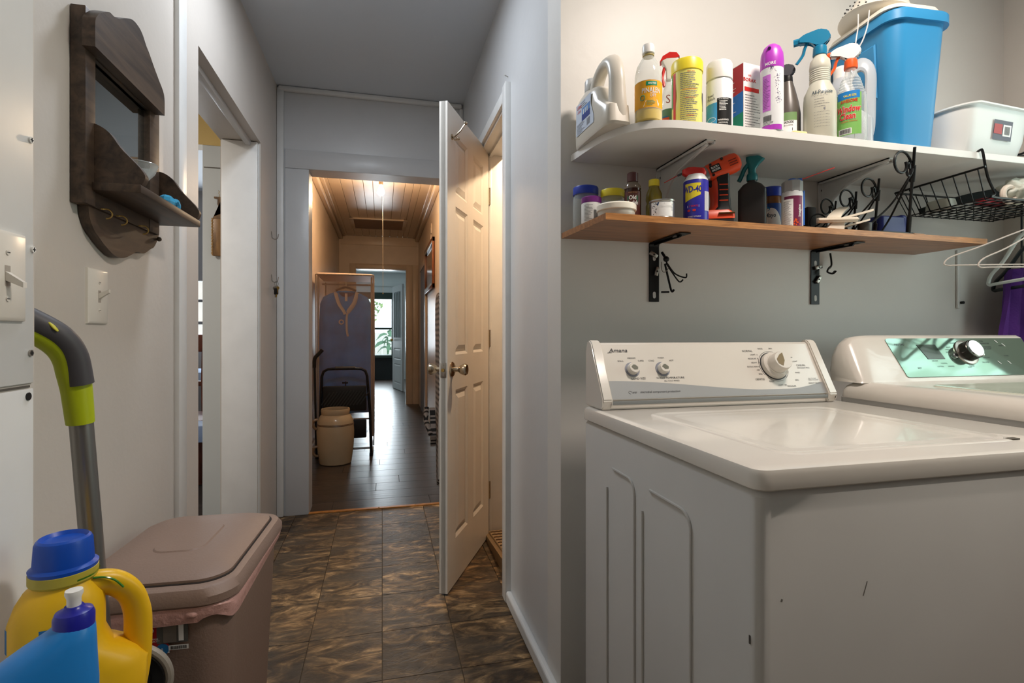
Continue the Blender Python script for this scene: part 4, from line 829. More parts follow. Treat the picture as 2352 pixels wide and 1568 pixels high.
b = B(); b.prism([(-.026, .184), (-.018, .196), (.0, .203), (.018, .200), (.026, .191), (.018, .1885), (-.008, .190)], 'y', -.0125, .0125); obj('nozzle', b, REDP, sh); obj('trigger', B().tube([(-.014, -.004, .172), (-.020, -.004, .150), (-.014, -.004, .13)], .004, 8), REDP, sh)
# wipes canister
t = bottle('wipes_canister', 'yellow cleaning wipes canister with yellow flip lid', 'canister', .762, 1.205, ZU, [(.036, 0), (.0372, .003), (.0372, .060), (.0355, .085), (.0372, .120), (.0372, .148)], mat('label_pale_yellow', (228, 222, 120), .42), n=40)
b = B(); b.lathe([(.0372, .148), (.0392, .149), (.0396, .172), (.0375, .178), (.030, .181), (.0, .182)], 40); obj('lid', b, YELL, t)
lab(t, .0376, .0, .146, .010, REDP, phi=-pi/2-.95, n='stripe'); lab(t, .0376, .06, .146, .02, mat('label_leaf_green', (96, 160, 90), .5), phi=-pi/2-1.4, n='stripe')
for k, (z0, z1) in enumerate(((.10, .138), (.055, .092), (.008, .05))): llines(t, .0377, .008, z0, z1, .05, 9, .0018, GREYINK, k)
ltext(t, .0379, [('FIRST AID', .010, .141, .0045), ('PRECAUTIONARY', .006, .096, .0045), ('DIRECTIONS', .008, .075, .0045), ('STORAGE', .008, .030, .0045)], REDP)
# dark spray can far behind
t = bottle('spray_can', 'dark capped grey can between the yellow wipes and the polish can', 'can', .868, 1.345, ZU, [(.026, 0), (.028, .003), (.028, .115), (.025, .122), (.025, .158), (.022, .164), (0, .165)], mat('grey_can', (128, 136, 150), .4))
obj('cap', B().lathe([(.0285, .120), (.0285, .168), (.025, .174), (0, .174)], 28), mat('charcoal_cap', (66, 66, 72), .4), t); llines(t, .0284, 0, .01, .10, .04, 14, .0016, WHITE, 4)
# steel polish
t = bottle('polish_can', 'aerosol polish can with white cap and blue and black label', 'can', .848, 1.192, ZU, [(.031, 0), (.0325, .002), (.0325, .128), (.029, .134), (.029, .138)], mat('can_white', (222, 224, 226), .3))
obj('cap', B().lathe([(.0300, .134), (.0322, .135), (.0322, .174), (.0295, .180), (0, .1805)], 36), WHITEPL, t)
la = lab(t, .0328, .004, .070, .042, mat('label_azure', (70, 160, 222), .35), phi=-pi/2-.75); lb_ = lab(t, .0329, .002, .080, .040, BLACK, phi=-pi/2+.45)
ltext(t, .0329, [('Steel', -.024, .090, .010), ('Polish', -.022, .081, .010)], INK); ltext(lb_, .0332, [('WARNING!', .010, .024, .006, .9, .02), ('PRESSURE', .010, .017, .0055), ('CAUSE EYE', .010, .010, .005), ('USE & PREPARE', .010, .077, .004)], WHITE); llines(lb_, .0332, .013, .05, .072, .026, 7, .0016, WHITE, 8)
b = B(); b.tube([cyl(.033, 0)(-.022+.013*cos(a), .028+.006*sin(a)) for a in [k*pi/8 for k in range(16)]], .0005, 4, closed=True); obj('print', b, WHITE, la)
# tricolour box
t = thing('detergent_box', 'carton striped red, blue and green with white spine beside the purple can', 'box', (.952, 1.250, ZU), R(8))
BW, BD, BH = .066, .094, .200
obj('carton', B().box(-BW/2, BW/2, -BD/2, BD/2, 0, BH, bev=.001), mat('carton_white', (228, 224, 222), .5), t)
fx = lambda x, y: (-BW/2-.0004, -x, y)
for n, P, m in (('red_panel', [(-.046, .113), (.046, .113+.012), (.046, .198), (-.046, .198)], mat('panel_red', (204, 40, 46), .45)), ('blue_panel', [(-.046, .058), (.046, .070), (.046, .125), (-.046, .113)], mat('panel_blue', (20, 122, 208), .45)), ('green_panel', [(-.046, .002), (.046, .018), (.046, .070), (-.046, .058)], mat('panel_green', (10, 148, 116), .45))):
    b = B(); b.f([b.v(fx(x, y)) for x, y in P]); pn = obj(n, b, m, t, smooth=False)
    b = B(); b.lines(lambda x, y: (-BW/2-.0008, -x, y), .07, P[0][1]+.02, P[0][1]+.045, 4, .0018, len(n)); obj('print', b, WHITE, pn, smooth=False, kind='stuff')
ff = lambda x, y: (x, -BD/2-.0006, y)
b = B(); b.text('BORAX', .013, lambda x, y: ff(x-.012, y+.155), bold=.02); rect(b, ff, -.030, .020, .125, .136); b.text('WE', .008, lambda x, y: ff(x-.012, y+.167)); obj('print', b, REDP, t, smooth=False)
b = B(); b.lines(lambda x, y: ff(x, y), .056, .01, .115, 16, .0016, 9); obj('print', b, GREYINK, t, smooth=False, kind='stuff')
# purple aerosol
PUR = mat('purple_plastic', (176, 62, 186), .32)
t = bottle('air_freshener', 'tall white aerosol with domed purple cap and lavender print', 'can', .980, 1.159, ZU, [(.0265, 0), (.028, .002), (.028, .160)], mat('can_white', (222, 224, 226), .3)); t.scale = (.98, .98, 1.07)
b = B(); b.lathe([(.0282, .152), (.0286, .154), (.0286, .172), (.027, .190), (.021, .205), (.012, .213), (0, .215)], 32); cp = obj('cap', b, PUR, t)
b = B(); b.tube([(-.006, -.028, .196), (-.006, -.020, .201)], .004, 10); obj('nozzle', b, mat('deep_purple', (90, 20, 110), .5), cp)
obj('base_band', patch(.0283, .002, .014, .055), PUR, t); lm = lab(t, .0283, .048, .134, .022, mat('label_lilac', (196, 110, 206), .4), phi=-pi/2-.5)
llines(lm, .0286, -.0135, .055, .125, .018, 20, .0009, mat('deep_purple', (90, 20, 110), .5), 3)
ltext(t, .0287, [('MORE', -.004, .160, .010, 1, .02)], WHITE); lbar(t, .0286, -.012, .030, .022, .014); llines(t, .0286, -.008, .015, .021, .03, 3, .001, INK)
b = B(); rn = random.Random(5)
for k in range(110):
    q = rn.choice((0, 1, 2)); x = {0: .013, 1: .017, 2: .000}[q]+rn.gauss(0, .0035); z = {0: .118, 1: .078, 2: .150}[q]+rn.gauss(0, .009 if q < 2 else .003); s = rn.uniform(.0005, .0012); f_ = cyl(.0286, 0)
    b.quad(f_(x-s, z), f_(x, z-s), f_(x+s, z), f_(x, z+s))
obj('lavender_print', b, mat('lavender_ink', (86, 60, 112), .5), t, smooth=False, kind='stuff')
# dark jug and weed sprayer behind
t = bottle('round_bottle', 'dark round-shouldered bottle behind the purple aerosol', 'bottle', 1.135, 1.33, ZU, [(.034, 0), (.037, .004), (.037, .09), (.030, .125), (.016, .145), (.013, .16)], mat('dark_olive_bottle', (58, 56, 50), .3))
obj('cap', B().lathe([(.016, .150), (.016, .172), (.012, .178), (0, .178)], 24), BLACK, t); lab(t, .0374, .01, .05, .06, mat('label_tan', (150, 118, 80), .5))
t = bottle('weed_killer_bottle', 'charcoal sprayer bottle with green and white label left of the pale spray bottle', 'bottle', 1.106, 1.247, ZU, [(.028, 0), (.030, .004), (.030, .075), (.026, .100), (.018, .130), (.012, .150)], mat('charcoal_bottle', (84, 78, 72), .35), sx=1.0)
t.scale = (1.1, 1.1, 1.25)
trigger(t, .148, mat('charcoal_cap', (66, 66, 72), .4), BLACK, BLACK, .85)
l = lab(t, .0304, .006, .074, .046, WHITE); lab(t, .0306, .056, .074, .046, mat('label_moss', (112, 146, 92), .5), n='print', parent=l); lab(t, .0306, .004, .012, .046, mat('label_green2', (44, 150, 50), .5), n='print', parent=l)
ltext(l, .0309, [('TRIAZICIDE', .0, .052, .007, .75, .02), ('FOR LAWNS', 0, .045, .0045)], INK); 
b = B(); f_ = cyl(.0308, 0)
for z in (.036, .027): rect(b, f_, -.010, .012, z-.0032, z+.0032)
obj('print', b, INK, l, smooth=False); b = B(); 
for z in (.036, .027): b.f([b.v(f_(-.014+.004*cos(a), z+.004*sin(a))) for a in [k*pi/6 for k in range(12)]])
obj('badge', b, mat('label_moss', (112, 146, 92), .5), l, smooth=False, kind='stuff'); llines(l, .0308, 0, .014, .021, .036, 3, .001, REDP)
solo('sponge', B().box(1.040, 1.085, 1.150, 1.175, ZU, ZU+.014, bev=.006, seg=3), mat('sponge_tan', (226, 196, 140), .8, bump=.5), 'small tan sponge lying at the foot of the purple aerosol', 'sponge')
# pale sprayer with teal head
t = bottle('spray_bottle', 'frosted white all-purpose spray bottle with teal trigger head', 'bottle', 1.150, 1.180, ZU, [(.034, 0), (.037, .005), (.037, .085), (.0355, .100), (.024, .122)]+[(.0225+.0012*(k % 2), .125+.0022*k) for k in range(14)]+[(.024, .158), (.022, .172), (.015, .180), (.0135, .186)], mat('frosted_bottle', (224, 222, 206), .3, trans=.35), n=40)
obj('liquid', B().lathe([(.033, .003), (.0355, .006), (.0355, .080)], 32), mat('cloudy_liquid', (214, 208, 172), .3), t)
t.scale = (1.08, 1.08, 1.27)
trigger(t, .184, TEAL, TEAL, TEAL, 1.12)
ltext(t, .0374, [('All-Purpose', .006, .100-.004, .0105, .95, .01)], mat('print_navy', (40, 66, 86), .5)); llines(t, .0374, .006, .066, .082, .036, 4, .0007, GREYINK, 3)
b = B(); f_ = cyl(.0375, 0)
for z in (.088, .092, .036, .042, .048, .030, .024, .054):
    for k in range(11): b.quad(f_(-.012+.0032*k, z), f_(-.0108+.0032*k, z), f_(-.0108+.0032*k, z+.001), f_(-.012+.0032*k, z+.001))
b.f([b.v(f_(x, y)) for x, y in ((.008, .062), (.012, .0635), (.012, .0575), (.008, .059))]); obj('print', b, GREYINK, t, smooth=False, kind='stuff')
# clear window cleaner
t = bottle('spray_bottle', 'clear ribbed window cleaner bottle with orange and white trigger head', 'bottle', 1.244, 1.172, ZU, [(.034, 0), (.0365, .004), (.037, .060), (.036, .085), (.034, .098)]+[(.0335-.0012*k+.0014*(k % 2), .100+.0034*k) for k in range(13)]+[(.014, .150), (.0125, .158), (.012, .164)], CLEAR, n=40)
obj('inner_tube', B().tube([(0, 0, .16), (.002, .002, .105), (.010, .004, .01)], .0022, 8), film('tube_plastic', (230, 230, 230), .5, .1), t)
t.scale = (1.06, 1.06, 1.27)
trigger(t, .162, WHITEPL, ORANGE, ORANGE, 1.08, nozzle_tip=ORANGE)
lw_ = lab(t, .0374, .012, .100, .060, mat('label_apple_green', (122, 178, 92), .4), phi=-pi/2-.15); lab(t, .0376, .088, .104, .052, mat('label_azure2', (20, 120, 190), .4), phi=-pi/2-.15, n='print', parent=lw_)
ltext(lw_, .0380, [('Window', -.006, .066, .0195, .78, .05, .1), ('Clean', -.008, .051, .0190, .85, .05, .1)], WHITE); ltext(lw_, .0383, [('AWESOME', -.004, .083, .0095, .85, .02), ('Window', -.006, .066, .0190, .80, .030, .1), ('Clean', -.008, .051, .0185, .86, .030, .1), ('ORIGINAL FORMULA', -.004, .040, .0040)], REDP); ltext(lw_, .0383, [('VALUE SIZE', -.002, .094, .0062, .9, .02)], YELL)
lab(t, .0378, .014, .026, .030, WHITE, phi=-pi/2-.35, n='print', parent=lw_); lbar(lw_, .0381, -.013, .020, .026, .010)
# translucent jug
t = thing('bleach_jug', 'translucent white handled jug standing against the blue bin', 'jug', (1.328, 1.252, ZU), R(-50)); t.scale = (.95, .9, 1.6)
TJ = mat('translucent_white', (216, 222, 228), .3, trans=.4)
b = B(); b.loft([el(0, 0, 0, .055, .036, 36, 4), el(0, 0, .006, .058, .038, 36, 4), el(0, 0, .060, .058, .038, 36, 4), el(-.02, 0, .085, .038, .036, 36, 3.5), el(-.022, 0, .120, .034, .033, 36, 3), el(-.024, 0, .140, .024, .024, 36), el(-.024, 0, .146, .02, .02, 36)]); obj('body', b, TJ, t)
b = B(); b.tube(smoothpath([(-.015, 0, .125), (.005, 0, .155), (.030, 0, .162), (.050, 0, .145), (.050, 0, .10), (.048, 0, .05), (.04, 0, .03)], 6), (.010, .018), 12); obj('handle', b, TJ, t)
obj('cap', B().lathe([(.021, .142), (.021, .162), (.018, .166), (0, .166)], 24, c=(-.024, 0)), WHITEPL, t)
# blue waste basket with basin on top
t = thing('blue_wastebasket', 'tall sky-blue plastic wastebasket on the upper shelf', 'wastebasket', (1.482, 1.280, ZU), R(-4)); t.scale = (.96, .95, .97)
SKY = mat('sky_blue_plastic', (52, 142, 196), .42, bump=.03)
b = B(); b.loft([rr(0, 0, 0, .072, .105, .035, 8), rr(0, 0, .006, .075, .108, .036, 8), rr(0, 0, .375, .098, .134, .045, 8), rr(0, 0, .378, .096, .132, .044, 8), rr(0, 0, .02, .070, .10, .034, 8)], True, True); obj('bin', b, SKY, t)
b = B(); b.loft([rr(0, 0, .372, .0975, .1335, .045, 8), rr(0, 0, .370, .109, .145, .050, 8), rr(0, 0, .396, .109, .145, .050, 8), rr(0, 0, .401, .106, .142, .050, 8), rr(0, 0, .400, .097, .133, .045, 8)], False, False); obj('rim', b, SKY, t)
b = B(); b.loft([[(x*1.0, y, z) for x, y, z in [(-.0865, -.065, .17), (-.0865, .065, .17), (-.097, .068, .33), (-.097, -.068, .33)]], [(-.090, -.062, .175), (-.090, .062, .175), (-.1005, .064, .325), (-.1005, -.064, .325)]]); obj('side_grip', b, SKY, t, smooth=False)
t2 = thing('salad_basin', 'cream plastic lid and colander bowl piled on the blue wastebasket', 'bowl', (1.466, 1.275, ZU+.390), R(-4)); t2.scale = (.96, .95, .97)
CRM = mat('cream_plastic', (232, 226, 212), .4)
b = B(); b.loft([rr(0, 0, .0, .098, .134, .045, 8), rr(0, 0, .014, .092, .128, .045, 8), rr(0, 0, .018, .08, .115, .04, 8)]); obj('lid', b, CRM, t2)
b = B(); b.M = Matrix.Translation((-.025, -.01, .028)) @ Matrix.Rotation(R(12), 4, 'Y'); b.lathe([(.100, -.008), (.106, -.004), (.104, .0), (.092, .010), (.080, .035), (.068, .065), (.055, .080), (.0, .082)], 40); bw = obj('colander', b, CRM, t2)
b = B()
for k in range(3):
    for j in range(8):
        a = pi-.8+j*.22; r_ = .097-.006*k; b.box(r_*cos(a)-.028, r_*cos(a)-.025, r_*sin(a)-.012, r_*sin(a)-.009, .050+.012*k, .053+.012*k)
obj('vent_holes', b, INK, bw, smooth=False, kind='stuff')
b = B(); b.tube(smoothpath([(-.12, -.04, .025), (-.13, -.05, -.02), (-.145, -.06, -.06), (-.16, -.07, -.10)], 4), .002, 6); b.tube(smoothpath([(-.11, -.07, .02), (-.125, -.08, -.03), (-.15, -.09, -.08), (-.165, -.085, -.11)], 4), .002, 6); obj('strap', b, film('tube_plastic', (230, 230, 230), .5, .1), t2, kind='stuff')
# white dish basin
t = thing('dish_basin', 'white plastic dish basin with barcode sticker at the right end of the upper shelf', 'basin', (1.747, 1.275, ZU), R(4)); t.scale = (.88, .97, 1.15)
WB = mat('basin_white', (222, 224, 222), .35)
b = B(); b.loft([rr(0, 0, .0, .145, .105, .05, 8), rr(0, 0, .006, .155, .112, .055, 8), rr(0, 0, .05, .170, .125, .06, 8), rr(0, 0, .125, .182, .135, .07, 8), rr(0, 0, .127, .190, .143, .075, 8), rr(0, 0, .131, .190, .143, .075, 8), rr(0, 0, .128, .178, .131, .068, 8), rr(0, 0, .012, .148, .105, .05, 8)]); 
for v in b.bm.verts:
    if v.co.z > .11: v.co.z += .018*math.exp(-((v.co.x)/.07)**2)-.012*(abs(v.co.x)/.19)**2
obj('tub', b, WB, t)
g_ = lambda off: (lambda x, y: (.085+x, -.1165-off-(y)*.125+.0, .062+y))
g0 = lambda x, y: (.012+x*1.1, -.124-y*.14-.0065, .068+y); g1 = lambda x, y: (.012+x*1.1, -.124-y*.14-.0072, .068+y)
b = B(); rect(b, g0, -.042, .042, -.024, .024); s_ = obj('sticker', b, mat('sticker_grey', (84, 84, 98), .5), t, smooth=False)
b = B(); rect(b, g1, .0, .036, -.014, .014); obj('print', b, WHITE, s_, smooth=False); b = B(); rect(b, g1, -.040, -.004, -.010, .014); obj('print', b, mat('label_red', (168, 28, 34), .45), s_, smooth=False)
b = B(); b.bars(lambda x, y: (.012+.020+x, -.124-y*.14-.0079, .068+y), .026, .020, 16); obj('barcode', b, INK, s_, smooth=False, kind='stuff')
rk = thing('wire_rack', 'black and chrome wire racks under the right side of the dish basin', 'rack', (1.945, 1.24, ZU))
b = B(); 
for k in range(9): b.tube([(-.06+.0*k, -.09+.022*k, .012), (.12, -.09+.022*k, .012)], .002, 6)
for x in (-.06, .12): b.tube([(x, -.092, .010), (x, .088, .010)], .003, 6)
obj('wires', b, CHROME, rk, kind='stuff')
b = B()
for k in range(8): b.tube([(-.05, -.085+.024*k, .034), (.12, -.085+.024*k, .044)], .0026, 6)
for x in (-.05, .12): b.tube([(x, -.09, .032 if x < 0 else .042), (x, .09, .032 if x < 0 else .042)], .003, 6)
for x in (-.045, .115): b.tube([(x, -.085, .0), (x, -.085, .036)], .0025, 6)
obj('wires', b, BLKMET, rk, kind='stuff')
# ================================================================ THINGS ON THE WOODEN SHELF (top at z = 1.3646)
def jar(lab_, x, y, r, h, lidm, lh, group=None):
    t = bottle('plastic_jar', lab_, 'jar', x, y, ZL, [(r*.93, 0), (r, .004), (r, h-lh-.012), (r*.90, h-lh-.002), (r*.90, h-lh+.004)], CLEAR, 32)
    obj('lid', B().lathe([(r*.97, h-lh), (r*.99, h-lh+.002), (r*.99, h-.003), (r*.95, h), (0, h)], 32), lidm, t); return t
jar('empty clear jar with dark blue lid at the left end of the wooden shelf', .556, 1.385, .036, .120, mat('navy_lid', (36, 62, 172), .35), .022)
jar('empty clear jar with yellow lid beside the blue-lidded jar', .622, 1.352, .033, .108, YELL, .020)
t = bottle('supplement_bottle', 'white labelled bottle with purple lid in front of the blue-lidded jar', 'bottle', .538, 1.300, ZL, [(.025, 0), (.0265, .003), (.0265, .052), (.022, .056)], WHITE)
obj('lid', B().lathe([(.026, .054), (.0265, .056), (.0265, .068), (.024, .070), (0, .070)], 28), mat('purple_lid', (120, 44, 130), .35), t); llines(t, .0268, -.008, .006, .046, .024, 12, .0012, GREYINK, 3); lbar(t, .0268, .012, .02, .012, .026)
t = bottle('plastic_tub', 'low cream plastic tub with lid at the front left of the wooden shelf', 'tub', .573, 1.222, ZL, [(.044, 0), (.046, .003), (.046, .018)], MILK)
obj('lid', B().lathe([(.048, .016), (.0495, .018), (.0495, .030), (.047, .033), (0, .0325)], 36), mat('cream_plastic', (232, 226, 212), .4), t)
BRN = mat('dark_brown_glass', (46, 22, 16), .12)
t = bottle('furniture_polish', 'dark brown bottle with brown cap and green crest label', 'bottle', .634, 1.254, ZL, [(.0205, 0), (.0215, .003), (.0215, .078), (.0205, .082), (.0215, .087), (.0205, .093), (.0125, .103), (.0115, .108)], BRN)
obj('shoulder', B().lathe([(.0218, .086), (.0208, .0935), (.0128, .1035)], 32, cap0=False, cap1=False), mat('brown_clear_top', (110, 96, 84), .15), t)
obj('cap', B().lathe([(.0125, .104), (.0140, .105), (.0140, .127), (.012, .129), (0, .129)], 24), mat('maroon_cap', (78, 42, 42), .35), t)
l = lab(t, .0218, .006, .077, .044, mat('label_maroon', (74, 30, 22), .45)); b = B(); f_ = cyl(.0220, 0); b.f([b.v(f_(x, y)) for x, y in ((-.015, .066), (-.014, .048), (-.007, .033), (0, .026), (.007, .033), (.014, .048), (.015, .066), (.008, .065), (0, .070), (-.008, .065))]); cr = obj('crest', b, mat('label_forest', (34, 92, 66), .45), l, smooth=False)
ltext(cr, .0223, [('Old', 0, .060, .0150, .85, .02), ('English', 0, .0465, .0150, .68, .02)], WHITE); ltext(l, .0222, [('MADE IN USA', 0, .0735, .0038)], mat('rope_tan', (176, 140, 92), .6))
OLV = mat('olive_bottle', (128, 114, 40), .2)
t = bottle('polish_bottle', 'small olive bottle with yellow cap beside the crest-labelled brown bottle', 'bottle', .700, 1.262, ZL, [(.020, 0), (.0215, .003), (.0215, .048), (.0190, .055), (.0215, .064), (.0205, .080), (.0135, .096), (.0125, .104)], OLV)
obj('cap', B().lathe([(.0128, .100), (.0142, .101), (.0142, .116), (.012, .118), (0, .118)], 24), YELL, t); l = lab(t, .0218, .010, .052, .036, mat('label_brown', (56, 44, 26), .45), phi=-pi/2+.3)
b = B(); f_ = cyl(.0221, 0, -pi/2+.3); b.tube([f_(.006*cos(a), .030+.007*sin(a)) for a in [k*pi/8 for k in range(16)]], .0012, 5, closed=True); obj('print', b, YELL, l)
t = bottle('paint_can', 'small dented half-pint paint can with navy and white label', 'can', .690, 1.204, ZL, [(.030, 0), (.0315, .001), (.0305, .003), (.0305, .040), (.032, .042), (.032, .046), (.030, .0465), (.029, .044), (0, .044)], mat('tin_can', (168, 168, 164), .28, metal=.8))
l = lab(t, .0308, .003, .038, .060, WHITE); b = B(); f_ = cyl(.0310, 0); b.f([b.v(f_(x, y)) for x, y in ((-.018, .038), (-.010, .028), (.006, .019), (.028, .016), (.028, .034), (.006, .035), (-.008, .038))]); bl = obj('print', b, mat('label_navy2', (26, 62, 110), .4), l, smooth=False)
ltext(bl, .0313, [('ULTRA COVER', .010, .0275, .0068, .9, .02)], WHITE); b = B(); rn = random.Random(3); b2 = cyl(.0312, 0)
for k in range(26):
    x, z, s = rn.uniform(-.027, -.012), rn.uniform(.008, .036), rn.uniform(.0006, .0016); b.quad(b2(x-s, z), b2(x, z-s*.6), b2(x+s, z), b2(x+.2*s, z+s*1.6))
obj('spatter', b, INK, l, smooth=False, kind='stuff')
# lubricant spray
t = bottle('spray_can', 'blue and yellow lubricant spray can with red nozzle and straw', 'can', .795, 1.216, ZL, [(.030, 0), (.0315, .002), (.0315, .104), (.030, .107), (.024, .118), (.022, .121)], mat('lubricant_blue', (44, 42, 150), .3))
obj('dome', B().lathe([(.0312, .106), (.030, .109), (.0245, .118), (.0225, .1225), (0, .123)], 32), mat('can_white', (222, 224, 226), .3), t)
b = B(); b.loft([rr(0, 0, .121, .024, .014, .010), rr(-.004, 0, .128, .030, .015, .010), rr(-.006, 0, .138, .028, .015, .010), rr(-.012, 0, .143, .012, .012, .008)]); nz = obj('nozzle', b, REDP, t)
obj('straw_tip', B().tube([(-.034, 0, .131), (-.046, 0, .127)], .003, 8), mat('grey_rubber', (74, 72, 76), .5), nz); obj('straw', B().tube([(-.044, 0, .128), (-.080, .002, .112)], .0010, 6), REDP, nz)
l = obj('label', B(), YELL, t); bpy.data.objects.remove(l); b = B(); f_ = cyl(.0318, 0)
pts = [(-.030, .050), (-.006, .057), (.012, .066), (.0125, .096), (-.030, .096)]
for i in range(12):
    xa, xb = -.030+.0425*i/12, -.030+.0425*(i+1)/12; g__ = lambda x: .050+.016*((x+.030)/.0425)**1.2; b.quad(f_(xa, g__(xa)), f_(xb, g__(xb)), f_(xb, .096), f_(xa, .096))
l = obj('label', b, YELL, t, smooth=False); ltext(l, .0321, [('WD-40', -.010, .080, .0225, .72, .03)], mat('lubricant_blue', (44, 42, 150), .3))
b = B(); rect(b, f_, -.022, .008, .034, .040); rr_m = obj('print', b, WHITE, t, smooth=False); ltext(rr_m, .0322, [('2 WAYS', -.006, .037, .0065, 1, .02)], REDP)
b = B(); 
for x in (-.018, -.004): b.f([b.v(cyl(.0320, 0)(x+.0045*cos(a), .0265+.003*sin(a))) for a in [k*pi/5 for k in range(10)]])
obj('print', b, REDP, t, smooth=False); ltext(t, .0321, [('SMART STRAW', -.004, .010, .005)], WHITE); lbar(t, .0321, .0, .05, .02, .05, WHITE, 10, -pi/2+1.05)
# cordless drill
D = thing('cordless_drill', 'orange and black cordless drill standing on the wooden shelf', 'drill', (.885, 1.248, ZL), R(-22)); D.scale = (.97, .97, .95); DOR = mat('drill_orange', (222, 74, 32), .38)
# local x along the chuck (negative = chuck), z up
def sq(cx, cz, hx, hz, r, y): return None
b = B(); tilt = R(-22)
b.M = Matrix.Translation((.010, 0, .168)) @ Matrix.Rotation(tilt, 4, 'Y') @ Matrix.Rotation(pi/2, 4, 'Y')
# body along local z of this frame (z -> +x after rotation)
b.lathe([(.0, .048), (.018, .047), (.026, .040), (.028, .028), (.028, .0), (.026, -.022), (.024, -.040), (.022, -.044)], 28); bd = obj('motor_housing', b, DOR, D)
b = B(); b.M = Matrix.Translation((.010, 0, .168)) @ Matrix.Rotation(tilt, 4, 'Y') @ Matrix.Rotation(pi/2, 4, 'Y')
b.lathe([(.0215, -.043), (.0225, -.046), (.0225, -.062), (.021, -.064)], 28); obj('torque_collar', b, mat('collar_silver', (150, 152, 154), .35, metal=.5), D)
b = B(); b.M = Matrix.Translation((.010, 0, .168)) @ Matrix.Rotation(tilt, 4, 'Y') @ Matrix.Rotation(pi/2, 4, 'Y')
b.lathe([(.021, -.063), (.0215, -.070), (.019, -.090), (.014, -.102), (.009, -.106), (0, -.106)], 24); obj('chuck', b, BLACK, D)
b = B(); b.loft([rr(.008, 0, .150, .020, .016, .010), rr(.010, 0, .125, .018, .0155, .010), rr(.012, 0, .090, .0175, .015, .010), rr(.013, 0, .055, .0185, .016, .010), rr(.008, 0, .038, .026, .020, .010)]); gr = obj('grip', b, BLACK, D)
b = B(); b.tube(smoothpath([(-.010, 0, .150), (-.014, 0, .120), (-.009, 0, .09), (-.009, 0, .06), (-.016, 0, .036)], 5), (.007, .016), 10); obj('grip_front', b, DOR, D)
for z in (.115, .100, .085, .070): obj('grip_rib', B().box(-.001, .022, -.0163, -.0150, z, z+.003), DOR, gr)
b = B(); b.tube(smoothpath([(-.014, 0, .142), (-.022, 0, .130), (-.020, 0, .118), (-.013, 0, .112)], 4), (.005, .006), 8); obj('trigger', b, BLACK, D)
b = B(); b.loft([rr(-.012, 0, .018, .052, .028, .012), rr(-.012, 0, .034, .050, .027, .012), rr(-.004, 0, .044, .032, .021, .010)]); bs = obj('battery_foot', b, DOR, D)
b = B(); b.loft([rr(-.008, 0, .0, .048, .026, .010), rr(-.008, 0, .019, .049, .027, .010)]); obj('battery', b, mat('battery_charcoal', (40, 38, 38), .5), D)
obj('bit', B().tube([(-.006, -.0295, .032), (.036, -.0290, .033)], .0028, 6), mat('bit_brass', (150, 120, 80), .3, metal=1), bs)
M_ = Matrix.Translation((.010, 0, .168)) @ Matrix.Rotation(tilt, 4, 'Y')
b = B(); b.M = M_; b.box(-.040, -.012, -.029, -.0245, -.009, .011, bev=.001); nb = obj('name_plate', b, BLACK, bd)
b = B(); b.M = M_; b.text('BLACK+', .0075, lambda x, y: (-.026+x, -.0294, .0045+y), .8, bold=.02); b.text('DECKER', .0075, lambda x, y: (-.026+x, -.0294, -.0035+y), .8, bold=.02); obj('print', b, WHITE, nb, smooth=False)
for k in range(3): b = B(); b.M = M_; b.box(.012, .034, -.0287, -.027, .004-.007*k, .0065-.007*k); obj('vent_slot', b, mat('vent_dark_orange', (120, 36, 18), .5), bd)
for x, z in ((-.034, .016), (-.036, -.014), (.0, .020)): b = B(); b.M = M_; b.tube([(x, -.022, z), (x, -.0255, z)], .0035, 10); obj('screw', b, BLACK, bd)
# black bottle with teal spout
t = bottle('spray_bottle', 'black rectangular bottle with teal sprayer behind the drill handle', 'bottle', 1.002, 1.262, ZL, [(.01, 0), (.01, .01)], BLACK)
for ch in list(t.children): bpy.data.objects.remove(ch)
b = B(); b.loft([rr(0, 0, 0, .034, .022, .010), rr(0, 0, .004, .036, .024, .011), rr(0, 0, .108, .036, .024, .011), rr(0, 0, .124, .024, .018, .010), rr(0, 0, .132, .012, .012, .0115), rr(0, 0, .140, .012, .012, .0115)]); obj('body', b, mat('matte_black_bottle', (40, 38, 38), .42), t)
obj('label', B().box(.0362, .0366, -.018, .018, .01, .095), mat('label_ivory', (200, 196, 184), .5), t, smooth=False)
obj('collar', B().lathe([(.0135, .136), (.0145, .138), (.0145, .150), (.012, .156)], 24), mat('teal_green_plastic', (14, 110, 118), .32), t)
b = B(); b.loft([rr(0, 0, .152, .010, .010, .009), rr(0, 0, .168, .010, .010, .009), rr(.004, 0, .182, .016, .011, .009), rr(.008, 0, .194, .024, .012, .008), rr(.002, 0, .203, .018, .010, .008)]); b.tube(smoothpath([(-.008, 0, .186), (-.020, 0, .170), (-.028, 0, .150), (-.034, 0, .138)], 4), .006, 8); obj('spray_head', b, mat('teal_green_plastic', (14, 110, 118), .32), t)
